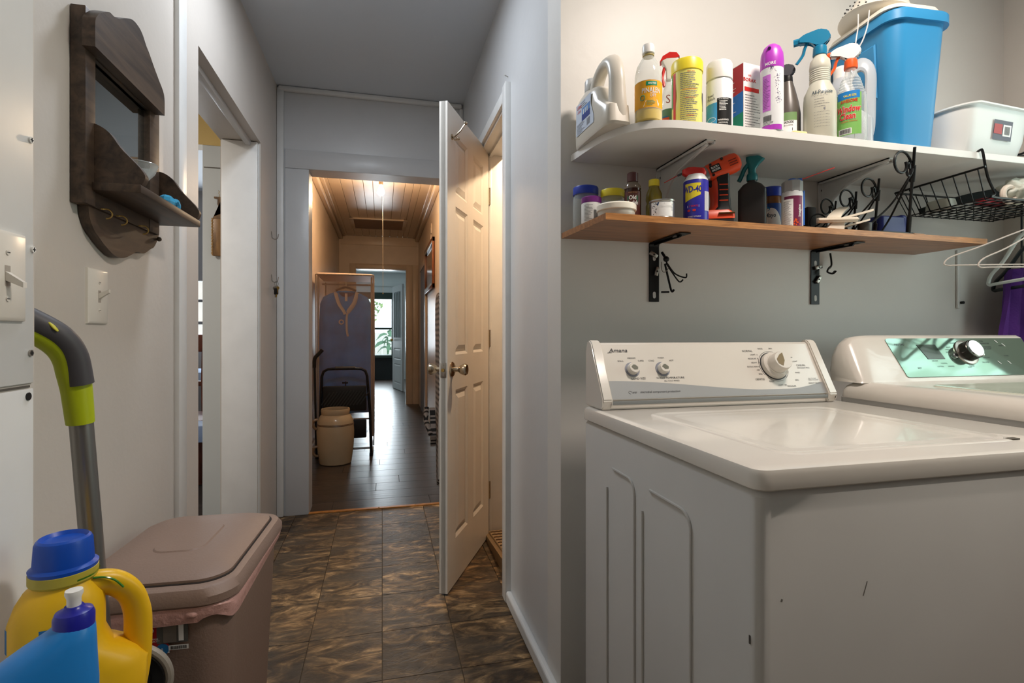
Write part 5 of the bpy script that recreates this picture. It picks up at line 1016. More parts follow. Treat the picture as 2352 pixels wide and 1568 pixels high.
# mayo jar
t = bottle('mayo_jar', 'mayonnaise jar with blue lid between the black bottle and grey-capped can', 'jar', 1.112, 1.318, ZL, [(.030, 0), (.032, .004), (.032, .070), (.028, .092), (.027, .100)], mat('jar_amber', (126, 80, 44), .2)); t.scale = (1, 1, 1.12)
obj('lid', B().lathe([(.030, .098), (.031, .100), (.031, .120), (.028, .123), (0, .123)], 28), mat('navy_lid', (36, 62, 172), .35), t)
l = lab(t, .0322, .004, .078, .066, mat('label_royal', (40, 74, 150), .4)); b = B(); f_ = cyl(.0324, 0)
for i in range(14):
    xa, xb = -.030+.06*i/14, -.030+.06*(i+1)/14; g__ = lambda x: .058*math.sqrt(max(0, 1-(x/.031)**2))+.008; b.quad(f_(xa, .004), f_(xb, .004), f_(xb, g__(xb)), f_(xa, g__(xa)))
wl_ = obj('print', b, WHITE, l, smooth=False); ltext(wl_, .0327, [('Mayo', -.002, .047, .0165, .82, .012)], mat('print_navy', (40, 66, 86), .5))
b = B(); b.f([b.v(cyl(.0327, 0)(-.012+.009*cos(a), .064+.006*sin(a))) for a in [k*pi/8 for k in range(16)]]); oval = obj('badge', b, mat('label_azure2', (20, 120, 190), .4), wl_, smooth=False); ltext(oval, .0330, [('Great', -.012, .064, .005)], WHITE)
# grey cap aerosol
t = bottle('spray_can', 'white and maroon aerosol can with grey cap and blue nozzle', 'can', 1.108, 1.232, ZL, [(.0255, 0), (.027, .002), (.027, .094), (.025, .098)], mat('can_white', (222, 224, 226), .3)); t.scale = (1, 1, 1.05)
obj('cap', B().lathe([(.0262, .096), (.0268, .098), (.0268, .124), (.024, .127), (0, .127)], 8), mat('cap_light_grey', (156, 158, 158), .35), t)
b = B(); b.sphere((0, 0, .127), .014, 14, 8, sz=.6); b.tube([(.008, 0, .129), (.024, -.004, .129)], .004, 8); nz = obj('nozzle', b, mat('nozzle_blue', (20, 100, 200), .35), t)
obj('straw', B().tube([(.022, -.003, .129), (.100, -.016, .146)], .0010, 6), REDP, nz); obj('side_strip', B().tube([(.0285, .002, .10), (.0285, .002, .01)], .002, 6), mat('nozzle_blue', (20, 100, 200), .35), t)
l = lab(t, .0273, .002, .084, .052, mat('label_plum', (112, 38, 74), .4), phi=-pi/2+.15); lab(t, .0275, .004, .076, .030, WHITE, phi=-pi/2-.45, n='print', parent=l); llines(l, .0277, -.0125, .008, .07, .024, 24, .0010, GREYINK, 2)
b = B(); f_ = cyl(.0277, 0, -pi/2+.6); b.text('Imagine', .0105, lambda x, y: f_(-y+.003, .045+x), bold=.01); obj('print', b, WHITE, l, smooth=False); b = B(); rn = random.Random(8)
for k in range(14): x, z = rn.uniform(-.012, .004), rn.uniform(.006, .022); b.quad(f_(x-.002, z), f_(x, z-.002), f_(x+.002, z+.001), f_(x, z+.003))
obj('print', b, ORANGE, l, smooth=False, kind='stuff')
# spring clips, boxes and stands
IVC = mat('ivory_clip', (226, 214, 196), .4)
c = thing('bag_clip', 'large white spring bag clip lying on the wooden shelf', 'clip', (1.262, 1.212, ZL), R(-22))
b = B(); b.M = Matrix.Translation((-.02, -.01, .030)) @ Matrix.Rotation(R(8), 4, 'X'); b.box(-.052, .052, -.006, .014, -.008, .006, bev=.003); b.box(-.052, .052, -.010, .0, -.002, .002, bev=.001); obj('jaw', b, IVC, c)
b = B(); b.loft([[(x-.012*k+.0, -.004+.010*k, .034+.012*k+dz) for x, dz in ((-.018+.004*k, 0), (.018-.002*k, 0), (.018-.002*k, .004), (-.018+.004*k, .004))] if False else [(-.026+.012*k+x*(1-.08*k), .0+.012*k, .036+.010*k+.003*sin(k)+dz) for x, dz in ((-.018, 0), (.018, 0), (.018, .004), (-.018, .004))] for k in range(5)]); obj('handle', b, IVC, c)
b = B(); b.loft([[(.0+.022*k, .004+.004*k, .034+.006*k+a) for a in (0, .006)]+[(.0+.022*k, .022+.004*k, .034+.006*k+a) for a in (.006, 0)] for k in range(5)]); obj('handle', b, IVC, c)
b = B(); b.loft([[(-.03+.025*k, -.006+.002*k, .000+.007*k+a) for a in (0, .005)]+[(-.03+.025*k, .022+.002*k, .000+.007*k+a) for a in (.005, 0)] for k in range(5)]); obj('handle', b, IVC, c)
b = B(); b.loft([rr(-.028, .0, .0, .026, .012, .004), rr(-.018, .0, .020, .018, .010, .004), rr(-.012, .0, .030, .016, .009, .004)]); obj('base', b, IVC, c)
solo('black_box', B().box(1.262, 1.293, 1.340, 1.385, ZL, ZL+.098, bev=.002), mat('box_umber', (44, 32, 30), .6), 'narrow dark brown box standing behind the white spring clip', 'box')
b = B(); b.prism(P2([(1.19, 0), (1.20, .012), (1.23, .018), (1.26, .024), (1.30, .020), (1.31, 0)], 3), 'y', 1.24, 1.27); b.bm.transform(Matrix.Translation((0, 0, ZL))); solo('black_clamp', b, BLACK, 'small black clamp lying under the white spring clip', 'clamp')
b = B(); b.loft([rr(1.500, 1.290, ZL, .052, .030, .010), rr(1.500, 1.290, ZL+.004, .054, .032, .012), rr(1.500, 1.290, ZL+.062, .050, .028, .014), rr(1.500, 1.290, ZL+.066, .046, .024, .014)]); bb_ = solo('blue_container', b, mat('navy_plastic', (34, 44, 120), .38), 'navy blue plastic container behind the black scroll stands', 'container')
obj('ridge', B().box(1.535, 1.560, 1.268, 1.30, ZL+.0, ZL+.074, bev=.008, seg=3), mat('navy_plastic', (34, 44, 120), .38), bb_)
solo('grey_cap', B().lathe([(.016, ZL+.0), (.017, ZL+.002), (.0185, ZL+.024), (.017, ZL+.0245), (.015, ZL+.006), (0, ZL+.005)], 20, c=(1.335, 1.212)), mat('cap_dark_grey', (66, 64, 60), .5), 'small dark grey cup at the front edge by the black scroll stands', 'cup')
def scroll_stand(lab_, bx, by, ex, ey, h, s=1., lean=0.):
    """plate stand: post leaning forward, foot bar, and spiral ended rods"""
    t = thing('plate_stand', lab_, 'plate stand', (bx, by, ZL), 0, 'black scroll plate stands')
    tx, ty = ex, ey
    def at(k): return (tx*k, ty*k, h*k)
    obj('post', B().tube([(0, 0, .006), (0+tx*.22, ty*.22, h*.22), at(1)], .0036*s, 8), BLKMET, t); obj('foot_sleeve', B().tube([(0, 0, .004), (tx*.22, ty*.22, h*.22)], .0060*s, 8), BLKMET, t)
    obj('sleeve', B().tube([at(.62), at(.80)], .0064*s, 8), BLKMET, t)
    ux, uy_ = -.95, -.10      # scroll plane direction, away from the wall corner
    for n, (k0, cx, cz, r, turn) in enumerate(((.78, -.046, .80, .037, 1.0), (.78, -.020, .76, .024, -1))):
        c0 = at(k0); pts = []
        cxx, cyy, czz = c0[0]+ux*(-cx)*s*1.0, c0[1]+uy_*(-cx)*s, h*cz
        for i in range(26):
            a = R(10)+i*R(15) if n == 0 else R(60)-i*R(17); q = r*s*(1-.022*i); pts.append((cxx-ux*q*cos(a)*(1 if n == 0 else .5), cyy-uy_*q*cos(a), czz+q*sin(a)))
        obj('scroll', B().tube(pts, .0032*s, 7), BLKMET, t)
    obj('arm', B().tube(smoothpath([at(.78), (c0[0]-.012*s, c0[1], h*.66), (-.060*s, -.004, h*.40), (-.125*s, -.006, h*.14), (-.155*s, -.004, .006)], 6), .0026*s, 7), BLKMET, t)
    obj('arm', B().tube(smoothpath([at(.76), (tx*.6-.004, ty*.5+.010, h*.55), (-.028*s, .030, h*.25), (-.044*s, .050, .006)], 6), .0026*s, 7), BLKMET, t)
    obj('foot_bar', B().box(-.165*s, .012*s, -.006, .006, 0, .0045, bev=.001), BLKMET, t)
    return t
scroll_stand('tallest black scroll plate stand at the front, before the blue container', 1.487, 1.208, -.088, -.090, .215, 1.05)
scroll_stand('middle black scroll plate stand, second tallest of the four', 1.412, 1.250, -.045, -.055, .150, .92)
scroll_stand('third tallest black scroll plate stand, between the middle one and the white clip', 1.372, 1.285, -.020, -.03, .128, .88)
scroll_stand('smallest black scroll plate stand, leftmost of the four', 1.335, 1.325, -.015, -.03, .108, .80)
b = B(); b.tube([(1.225+.026*cos(a), 1.262-.004*cos(a), ZL+.030+.026*sin(a)) for a in [k*pi/14 for k in range(29)]], .0022, 6); solo('wire_ring', b, BLKMET, 'black wire ring standing behind the white spring clip', 'ring')

# ================================================================ HANGING WIRE BASKET
bk = thing('wire_basket', 'black under-shelf wire basket hanging from the upper shelf at the right', 'basket', (1.85, 1.25, 1.46))
zt, zb = 1.546, 1.462; xa, xb = 1.650, 2.08; ya, yb = 1.116, 1.385; xa2, xb2 = 1.690, 2.05; ya2, yb2 = 1.125, 1.375
def T(pts, r=.0018): return B().tube(pts, r, 6)
obj('rim', T([(xa, yb, zt-.006), (xa, ya, zt)], .0032), BLKMET, bk, w=True); obj('rim', T([(xa, yb, zt-.006), (xb, yb, zt-.006), (xb, ya, zt)], .0032), BLKMET, bk, w=True)
obj('hanger_arm', T(smoothpath([(xa+.01, 1.146, 1.5955), (xa-.001, 1.128, 1.5965), (xa, 1.123, 1.588), (xa+.010, 1.118, 1.52), (xa2, ya2-.006, zb+.012), (xa2+.012, ya2-.004, zb), (xb2, ya2-.004, zb)], 4), .0036), BLKMET, bk, w=True)
obj('hanger_arm', T(smoothpath([(xb-.01, 1.146, 1.5955), (xb+.001, 1.128, 1.5965), (xb, 1.123, 1.588), (xb-.010, 1.118, 1.52), (xb2, ya2-.006, zb+.012), (xb2-.012, ya2-.004, zb)], 4), .0036), BLKMET, bk, w=True)
for k in range(8):
    y = ya+(yb-ya)*(k+.6)/8; y2 = ya2+(yb2-ya2)*(k+.6)/8; obj('side_wire', T([(xa, y, zt-.006*(k/8)), (xa2, y2, zb), (xb2, y2, zb), (xb, y, zt-.006)]), BLKMET, bk, w=True)
for k in range(11):
    x = xa2+(xb2-xa2)*(k)/10; x2 = xa+(xb-xa)*k/10; obj('cross_wire', T([(x, ya2, zb+.0022), (x, yb2, zb+.0022), (x2, yb, zt-.006)]), BLKMET, bk, w=True)
def crumple(b, k, f=34):
    from mathutils import noise
    b.bm.normal_update()
    for v in b.bm.verts:
        q = v.co*f; d = abs(noise.noise(q))*1.6+abs(noise.noise(q*2.3+Vector((3, 1, 2))))*.8-.5
        v.co += v.co.__class__((noise.noise(q+Vector((9, 0, 0))), noise.noise(q+Vector((0, 7, 0))), noise.noise(q+Vector((0, 0, 5)))))*k*.8+v.normal*d*k
def blob(n, pts_r, m, lab_, cat, bump=0):
    b = B()
    for c, r, sx, sy, sz in pts_r: b.sphere(c, r, 56, 36, sx, sy, sz)
    crumple(b, .012); return solo(n, b, m, lab_, cat, ang=70)
b = B(); b.loft([[(1.735+.30*k/6.-.0, 1.36-.19*k/6.+dy_2, 1.470+.062*k/6.+.008*sin(k)+dz) for dy_2, dz in ((-.012, 0), (.012, 0), (.012, .020+.004*k), (-.012, .020+.004*k))] for k in range(7)]); pz = solo('black_pouch', b, mat('pouch_black', (22, 32, 34), .6), 'long black zip pouch lying across the wire basket', 'pouch')
obj('zip_end', B().box(2.03, 2.036, 1.150, 1.168, 1.538, 1.56), mat('zip_brown', (110, 60, 46), .5), pz)
BAG = mat('plastic_bag', (214, 218, 206), .35, bump=1.0, bscale=22, trans=.15)
blob('plastic_bag', [((1.86, 1.175, 1.500), .045, 1.0, .8, .85)], BAG, 'crumpled white plastic bag inside the wire basket', 'bag')
b = B(); b.loft([rr(1.80, 1.20, 1.466, .05, .016, .006), rr(1.80, 1.20, 1.482, .05, .016, .006)]); solo('red_packet', b, mat('packet_red', (130, 30, 40), .4), 'dark red and white packet in the middle of the wire basket', 'packet')
b = B(); b.tube([(1.815+.024*cos(a), 1.165, 1.490+.022*sin(a)) for a in [k*pi/10 for k in range(20)]], (.008, .008), 8, closed=True); solo('tape_roll', b, mat('tape_ivory', (222, 210, 196), .4), 'ivory roll of tape beside the bag in the wire basket', 'tape')
b = B(); b.loft([rr(1.722, 1.29, 1.466, .022, .04, .01), rr(1.718, 1.29, 1.495, .02, .036, .012), rr(1.718, 1.29, 1.50, .01, .01, .006)]); solo('paper_bundle', b, BAG, 'clear bagged bundle at the far left corner of the wire basket', 'bundle')
b = B(); b.loft([[(1.925+r*cos(a)*1.2+dx_, 1.100+r*.45*sin(a), z) for a in [i*2*pi/48 for i in range(48)]] for r, z, dx_ in [(.030, 1.520, 0), (.052, 1.505, 0), (.060, 1.485, 0), (.055, 1.462, 0), (.050, 1.44, -.008), (.044, 1.42, -.016), (.036, 1.40, -.024), (.028, 1.385, -.032), (.018, 1.365, -.038), (.008, 1.345, -.040)]])
bmesh.ops.subdivide_edges(b.bm, edges=b.bm.edges[:], cuts=1, use_grid_fill=True); crumple(b, .014, 26)
solo('plastic_bag', b, BAG, 'white shopping bag drooping over the front rod of the wire basket', 'bag', ang=70)

# ================================================================ HANGERS AND PURPLE GARMENT
def wire_hanger(lab_, ax, ay, az, ang, W, drop, r, m, hook=.075, n='wire_hanger'):
    t = thing(n, lab_, 'hanger', (ax, ay, az), ang)
    pts = smoothpath([(0, 0, 0), (-.05, 0, -.018), (-W*.62, 0, -drop*.55), (-W*.92, 0, -drop*.80), (-W, 0, -drop*.97), (-W*.95, 0, -drop*1.03), (-W*.80, 0, -drop*1.02), (0, 0, -drop), (W*.80, 0, -drop*1.02), (W*.95, 0, -drop*1.03), (W, 0, -drop*.97), (W*.92, 0, -drop*.80), (W*.62, 0, -drop*.55), (.05, 0, -.018), (0, 0, 0)], 5)
    obj('frame', B().tube(pts, r, 8), m, t)
    obj('hook', B().tube([(0, 0, 0), (0, 0, hook*.45)]+[(.020*cos(a)-.002, 0, hook*.72+.020*sin(a)) for a in [R(-100)+R(260)*k/12 for k in range(13)]], r*.9, 8), m, t); return t
HW = mat('hanger_taupe', (186, 176, 168), .4)
wire_hanger('white wire hanger at the right, the left one of two, reaching below the wooden shelf', 1.775, 1.085, 1.375, R(-14), .245, .105, .0020, HW)
wire_hanger('white wire hanger at the right, tucked in front of its twin', 1.80, 1.055, 1.372, R(-10), .215, .112, .0020, HW)
HWP = mat('hanger_white', (206, 216, 214), .35)
wire_hanger('thick white plastic hanger at the right edge of the picture', 1.925, 1.18, 1.395, R(62), .20, .15, .0055, HWP, n='plastic_hanger')
HBK = mat('hanger_black', (26, 36, 40), .35)
wire_hanger('black plastic hanger behind the white plastic one at the right edge', 2.03, 1.235, 1.372, R(62), .20, .14, .006, HBK, n='plastic_hanger')
b = B(); b.tube([(1.66, 1.085, 1.462), (2.20, 1.085, 1.462)], .004, 8)
b = B(); rings = []
for z, xl in ((1.295, 2.085), (1.25, 2.072), (1.18, 2.062), (1.10, 2.050), (1.02, 2.045), (.96, 2.042)):
    rings.append([(xl+.145*k/16, 1.335+.012*sin(k*1.1+z*9), z+.015*(k/16)) for k in range(17)]+[(xl+.145*k/16, 1.350+.012*sin(k*1.1+z*9), z+.015*(k/16)) for k in range(16, -1, -1)])
b.loft(rings); pg = solo('purple_garment', b, mat('purple_cloth', (84, 42, 128), .85, bump=.4, bscale=90), 'purple garment hanging in the corner behind the dryer panel', 'garment')
obj('hanger_stub', B().tube([(2.15, 1.342, 1.29), (2.15, 1.342, 1.55)], .003, 8), HBK, pg)
obj('rail', B().tube([(2.15, 1.10, 1.555), (2.15, 1.436, 1.555)], .006, 10), TRIM, pg)
# ================================================================ LONG HALLWAY
bl = thing('light_bulb', 'bare lit bulb with pull cord under the hallway ceiling', 'light bulb', (-.012, 4.90, 2.465))
obj('holder', B().lathe([(.045, .067), (.045, .050), (.022, .040), (.020, .0), (.019, -.035), (.017, -.045)], 24), mat('porcelain', (226, 210, 186), .3), bl)
BULB = mat('bulb_glow', (255, 232, 190), .3, emit=22)
obj('bulb', B().lathe([(.013, -.040), (.016, -.060), (.028, -.085), (.033, -.105), (.030, -.125), (.018, -.138), (0, -.142)], 24), BULB, bl)
obj('cord', B().tube([(.016, .04, -.02), (.018, .04, -1.02)], .0016, 5), mat('cord_cream', (226, 214, 190), .6), bl); obj('bead', B().sphere((.018, .04, -1.025), .005), BRASS, bl)
l = bpy.data.lights.new('bulb_light', 'POINT'); l.energy = 26; l.color = (1, .74, .48); l.shadow_soft_size = .035
o = bpy.data.objects.new('bulb_light', l); o.location = (-.012, 4.90, 2.29); C.objects.link(o)
vt = thing('ceiling_vent', 'louvred return air vent in the hallway ceiling', 'vent', (-.045, 7.2, 2.532))
b = B(); b.box(-.36, .36, -.34, -.29, -.016, 0, bev=.003); b.box(-.36, .36, .29, .34, -.010, 0, bev=.003); b.box(-.36, -.31, -.34, .34, -.012, 0, bev=.003); b.box(.31, .36, -.34, .34, -.012, 0, bev=.003); obj('frame', b, CW, vt)
obj('backing', B().box(-.32, .32, -.30, .30, -.003, -.001), mat('vent_dark', (46, 36, 30), .8), vt, smooth=False)
for k in range(12):
    y = -.275+.05*k; b = B(); b.prism([(y, -.004), (y+.004, -.004), (y+.022, -.013), (y+.018, -.013)], 'x', -.31, .31); obj('slat', b, mat('vent_slat', (128, 104, 84), .5), vt, smooth=False)
# framed picture
pc = thing('framed_picture', 'narrow brown framed picture on the right hallway wall', 'picture', (.54, 6.1, 1.56))
FRM = woodmat('frame_brown', (84, 44, 22), (130, 74, 38), (10, 10, 2), .35)
for n, q in (('rail', (-.53, .53, 0, .05)), ('rail', (-.53, .53, .49, .54)), ('stile', (-.53, -.48, 0, .54)), ('stile', (.48, .53, 0, .54))): obj(n, B().box(-.03, -.003, q[0], q[1], q[2], q[3], bev=.004), FRM, pc)
for z in (.045, .49): obj('silver_slip', B().box(-.033, -.028, -.48, .48, z-.012, z+.012), mat('silver_slip', (196, 194, 190), .25, metal=.6), pc, smooth=False)
obj('art', B().box(-.012, -.008, -.48, .48, .05, .49), mat('art_brown', (120, 92, 68), .15, var=.4, vscale=4), pc, smooth=False)
sw = thing('thermostat', 'small cream switch pair above the framed picture', 'switch', (.54, 5.95, 2.20)); obj('cover', B().box(-.012, -.001, -.03, .03, .0, .11, bev=.003), CW, sw); obj('cover_lower', B().box(-.012, -.001, -.0, .07, -.08, -.015, bev=.003), CW, sw)
# wardrobe with translucent printed cover
gx0, gx1, gy0, gy1, gz = -.575, -.075, 4.95, 5.62, 1.605
gr_ = thing('garment_rack', 'covered garment rack holding a blue dress in the hallway', 'garment rack', (-.325, 5.25, 0))
b = B()
for x in (gx0+.02, gx1-.02):
    for y in (gy0+.02, gy1-.02): b.tube([(x, y, .02), (x, y, gz-.015)], .008, 8)
b.tube([(gx0+.02, gy0+.02, .30), (gx1-.02, gy0+.02, .30)], .007, 8); b.tube([(gx0+.02, (gy0+gy1)/2, gz-.06), (gx1-.02, (gy0+gy1)/2, gz-.06)], .008, 8); obj('pole_frame', b, mat('rack_tube', (170, 160, 150), .4), gr_, w=True)
for x in (gx1-.015, gx0+.015): obj('caster', B().tube([(x-.012, gy0+.02, .022), (x+.012, gy0+.02, .022)], .022, 14), mat('caster_white', (206, 200, 194), .4), gr_, w=True)
COV = film('cover_film', (214, 182, 160), .20, .55)
b = B(); rg = []
for z in (.06, .3, .6, .9, 1.2, 1.45, gz-.02, gz):
    e = .008*sin(z*7); rg.append([(gx0+e, gy0+.003*sin(z*5), z), (gx0+.16, gy0-.006*sin(z*9), z), ((gx0+gx1)/2, gy0+.004*sin(z*11), z), (gx1-.15, gy0-.005*sin(z*6), z), (gx1+e, gy0, z), (gx1+e*.5, gy1, z), (gx0, gy1, z)])
b.loft(rg, False, False); b.loft([rg[-1]], True, False) if False else None; obj('cover', b, COV, gr_, w=True)
b = B(); b.loft([[(gx0, gy0, gz), (gx1, gy0, gz), (gx1, gy1, gz), (gx0, gy1, gz)], [(gx0+.02, gy0+.02, gz+.018), (gx1-.02, gy0+.02, gz+.014), (gx1-.02, gy1, gz+.014), (gx0+.02, gy1, gz+.014)]]); obj('cover_top', b, mat('cover_top_beige', (206, 178, 158), .5, bump=.6, bscale=18), gr_, w=True)
PIPE = mat('piping_beige', (150, 138, 128), .5)
for x in (gx0, gx1): obj('piping', B().tube([(x, gy0-.003, .06), (x+.004, gy0-.003, .8), (x, gy0-.003, gz)], .005, 6), PIPE, gr_, w=True)
obj('piping', B().tube([(gx0, gy0-.003, gz), (gx1, gy0-.003, gz)], .006, 6), PIPE, gr_, w=True)
ds = thing('blue_dress', 'blue dress with cream neck trim hanging inside the garment cover', 'dress', (-.325, 5.05, .35))
DB = mat('dress_blue', (52, 140, 226), .85, bump=.3, bscale=40, var=.15)
b = B(); rg = []
for z, hw in ((.0, .235), (.3, .235), (.6, .232), (.85, .230), (1.0, .222), (1.06, .195), (1.095, .13), (1.115, .07)):
    rg.append([(hw*cos(a), .045*sin(a)*(1+.25*sin(a*7)), z) for a in [k*2*pi/40 for k in range(40)]])
b.loft(rg); obj('bodice', b, DB, ds)
TRM = mat('lace_cream', (190, 184, 180), .7, bump=.5, bscale=60)
b = B(); b.tube(smoothpath([(-.085, -.035, 1.10), (-.055, -.052, 1.0), (-.01, -.058, .93), (.0, -.058, .90)], 5), [(.024, .006)]*16, 8); obj('collar_trim', b, TRM, ds)
b = B(); b.tube(smoothpath([(.105, -.035, 1.10), (.075, -.052, 1.0), (.03, -.058, .93), (.012, -.060, .88), (.012, -.060, .76), (.022, -.058, .70)], 5), [(.024, .006)]*12+[(.012, .005)]*14, 8); obj('collar_trim', b, TRM, ds)
b = B(); b.prism(P2([(-.06, 1.10), (-.03, 1.065), (.01, 1.06), (.05, 1.07), (.09, 1.10)], 4), 'y', -.056, -.050); obj('neck_opening', b, mat('dress_inner', (40, 62, 104), .9), ds); obj('neck_label', B().box(-.005, .018, -.059, -.056, 1.02, 1.09), TRM, ds, smooth=False)
b = B(); b.tube([(-.035+.018*cos(a), -.054, .83+.018*sin(a)) for a in [k*pi/10 for k in range(20)]], .006, 6, closed=True); obj('ornament', b, TRM, ds)
obj('hanger', B().tube(smoothpath([(-.09, 0, 1.12), (0, 0, 1.15), (.09, 0, 1.12)], 5)+[], .010, 8), mat('hanger_dark', (70, 58, 50), .5), ds); obj('hanger_hook', B().tube([(0, 0, 1.15), (0, 0, 1.20)], .004, 6), STEEL, ds)
# folding step stool
st_ = thing('step_stool', 'folded black metal step stool before the garment rack', 'step stool', (-.31, 4.80, 0)); lean = lambda x, z: (x, .03-.05*(1-z/.9), z)
b = B(); b.tube([lean(-.215, .02), lean(-.205, .5), lean(-.200, .70), lean(-.185, .745), lean(-.15, .765), (0, .02, .772), lean(.13, .765), lean(.165, .745), lean(.18, .70), lean(.205, .4), lean(.215, .02)], .012, 10); obj('front_frame', b, BLKMET, st_)
obj('hand_pad', B().tube([(-.09, .02, .772), (.08, .02, .772)], .016, 10), BLACK, st_)
b = B(); b.box(-.19, .175, -.02, .012, .40, .62, bev=.012, seg=2); tr = obj('step_tread', b, mat('tread_black', (20, 22, 22), .55), st_)
for k in range(13): b = B(); b.M = Matrix.Translation((-.165+.027*k, -.0225, .51)) @ Matrix.Rotation(R(35), 4, 'Y'); b.box(-.005, .005, -.002, .002, -.085+.02*abs(k-6)/6, .085-.02*abs(k-6)/6); obj('tread_groove', b, mat('tread_ridge', (44, 48, 48), .5), tr, smooth=False)
obj('latch', B().box(-.03, .02, -.01, .01, .64, .655, bev=.003).tube([(0, 0, .62), (0, 0, .66)], .004, 6), BLKMET, st_)
obj('lower_tread', B().box(-.05, .175, -.01, .03, .16, .32, bev=.01), mat('tread_black', (20, 22, 22), .55), st_); obj('foot_rail', B().tube([(-.20, -.01, .07), (.205, -.01, .07)], .009, 8), mat('rail_grey', (120, 118, 116), .35, metal=.6), st_)
for x in (-.215, .215): obj('rubber_foot', B().tube([(x, -.02, 0), (x, -.02, .03)], .015, 10), BLACK, st_)
# stoneware crock
ck = thing('stoneware_crock', 'big cream stoneware crock with brown bands and lug handles', 'crock', (-.378, 4.605, 0))
b = B(); b.lathe([(.120, 0), (.128, .006), (.146, .15), (.150, .27), (.142, .355), (.122, .395), (.110, .405), (.113, .410), (.116, .440), (.112, .452), (.102, .452), (.100, .40), (.12, .36), (.12, .05), (0, .04)], 40); obj('body', b, mat('stoneware', (196, 178, 146), .22, var=.06, vscale=4, coat=.3), ck)
for z, r in ((.330, .1462), (.322, .1470)): obj('band', B().lathe([(r, z-.002), (r+.0012, z), (r, z+.003)], 40, cap0=False, cap1=False), mat('band_brown', (96, 66, 50), .3), ck)
for z in (.335, .115): b = B(); b.tube(smoothpath([(-.135, -.05, z+.035), (-.160, -.058, z+.03), (-.172, -.062, z), (-.155, -.058, z-.035), (-.135, -.05, z-.04)], 4), .011, 8); obj('lug', b, mat('lug_brown', (140, 112, 84), .25), ck)
# walking cane
cn = thing('walking_cane', 'black cane with angled handle leaning beside the garment rack', 'cane', (-.545, 4.80, 0))
obj('shaft', B().tube([(-.005, 0, 0), (-.025, .03, .80)], .010, 8), BLACK, cn); obj('handle', B().tube(smoothpath([(-.026, .03, .78), (-.022, .03, .86), (.01, .03, .90), (.04, .03, .935)], 5), [(.015, .018)]*16, 10), BLACK, cn)
# ironing board
ib = thing('ironing_board', 'upright ironing board with grey and black chevron cover', 'ironing board', (.425, 3.62, -.05))
def chevron():
    m = bpy.data.materials.new('chevron_cloth'); m.use_nodes = True; nt = m.node_tree; N = nt.nodes.new; L = nt.links.new; p = nt.nodes['Principled BSDF']
    tc = N('ShaderNodeTexCoord'); sp = N('ShaderNodeSeparateXYZ'); L(tc.outputs['Object'], sp.inputs[0])
    pp = N('ShaderNodeMath'); pp.operation = 'PINGPONG'; pp.inputs[1].default_value = .022; ad = N('ShaderNodeMath'); ad.operation = 'ADD'; ad.inputs[1].default_value = 1.0
    L(sp.outputs['Y'], ad.inputs[0]); L(ad.outputs[0], pp.inputs[0])
    s = N('ShaderNodeMath'); s.operation = 'ADD'; L(sp.outputs['Z'], s.inputs[0]); L(pp.outputs[0], s.inputs[1])
    m1 = N('ShaderNodeMath'); m1.operation = 'MODULO'; m1.inputs[1].default_value = .036; L(s.outputs[0], m1.inputs[0])
    g = N('ShaderNodeMath'); g.operation = 'GREATER_THAN'; g.inputs[1].default_value = .018; L(m1.outputs[0], g.inputs[0])
    mx = N('ShaderNodeMix'); mx.data_type = 'RGBA'; mx.inputs[6].default_value = rgb(40, 38, 38); mx.inputs[7].default_value = rgb(158, 148, 140); L(g.outputs[0], mx.inputs[0]); L(mx.outputs[2], p.inputs['Base Color']); p.inputs['Roughness'].default_value = .85
    return m
CHV = chevron()
b = B(); out = P2([(-.02, .09), (.01, .10), (.03, .14), (.06, .30), (.09, .6), (.10, 1.0), (.10, 1.36), (-.14, 1.36), (-.14, 1.0), (-.12, .6), (-.08, .3), (-.05, .13)], 4); out.append((-.035, .10)); b.prism(out, 'x', -.062, -.030); bmesh.ops.bevel(b.bm, geom=b.bm.edges[:], offset=.006, segments=2, affect='EDGES')
obj('padded_top', b, CHV, ib); obj('cover_hem', B().tube([(-.055, -.125+.0, 1.0), (-.058, -.122, .6), (-.058, -.082, .3), (-.056, -.050, .14)], .005, 6), mat('hem_white', (200, 196, 190), .7), ib)
b = B(); b.prism([(.02, .42), (.06, .52), (.10, .60), (.14, .60), (.12, .46), (.06, .34)], 'x', -.10, -.064); b.tube([(-.10, .03, .43), (-.13, .09, .52), (-.12, .14, .60)], .018, 8); obj('loose_cover', b, CHV, ib)
for y in (-.09, .06): obj('leg', B().tube([(-.02, y, .052), (-.014, y*.5, 1.2)], .010, 8), STEEL, ib)
# far room: open door, potted leaves outside the window
fd = thing('far_door', 'white glazed panel door standing open in the far room', 'door', (.375, 9.95, 0), R(140+180+0)); fd.rotation_euler[2] = R(102)
FDM = mat('far_door_white', (226, 230, 232), .4)
panel_door(fd, .76, 2.0, .04, FDM, [(.12, .64)], [(.12, .50), (.58, .80)])
for k in range(4): obj('glazing_bar', B().box(.15+.14*k, .18+.14*k, .021, .027, 1.0, 1.86), DG, fd, smooth=False)
obj('glass', B().box(.12, .64, .0205, .0225, 1.0, 1.88), mat('far_glass', (150, 160, 164), .1), fd, smooth=False)
b = B(); b.sphere((.70, .05, .95), .028); obj('knob', b, BRASS, fd)
pl = thing('leafy_plant', 'large-leaved green plant outside the far window', 'plant', (.12, 13.3, -.25)); LF = mat('leaf_green', (62, 98, 66), .5)
obj('stem', B().tube([(0, 0, 0), (.02, 0, .7), (0, 0, 1.25)], .02, 8), LF, pl)
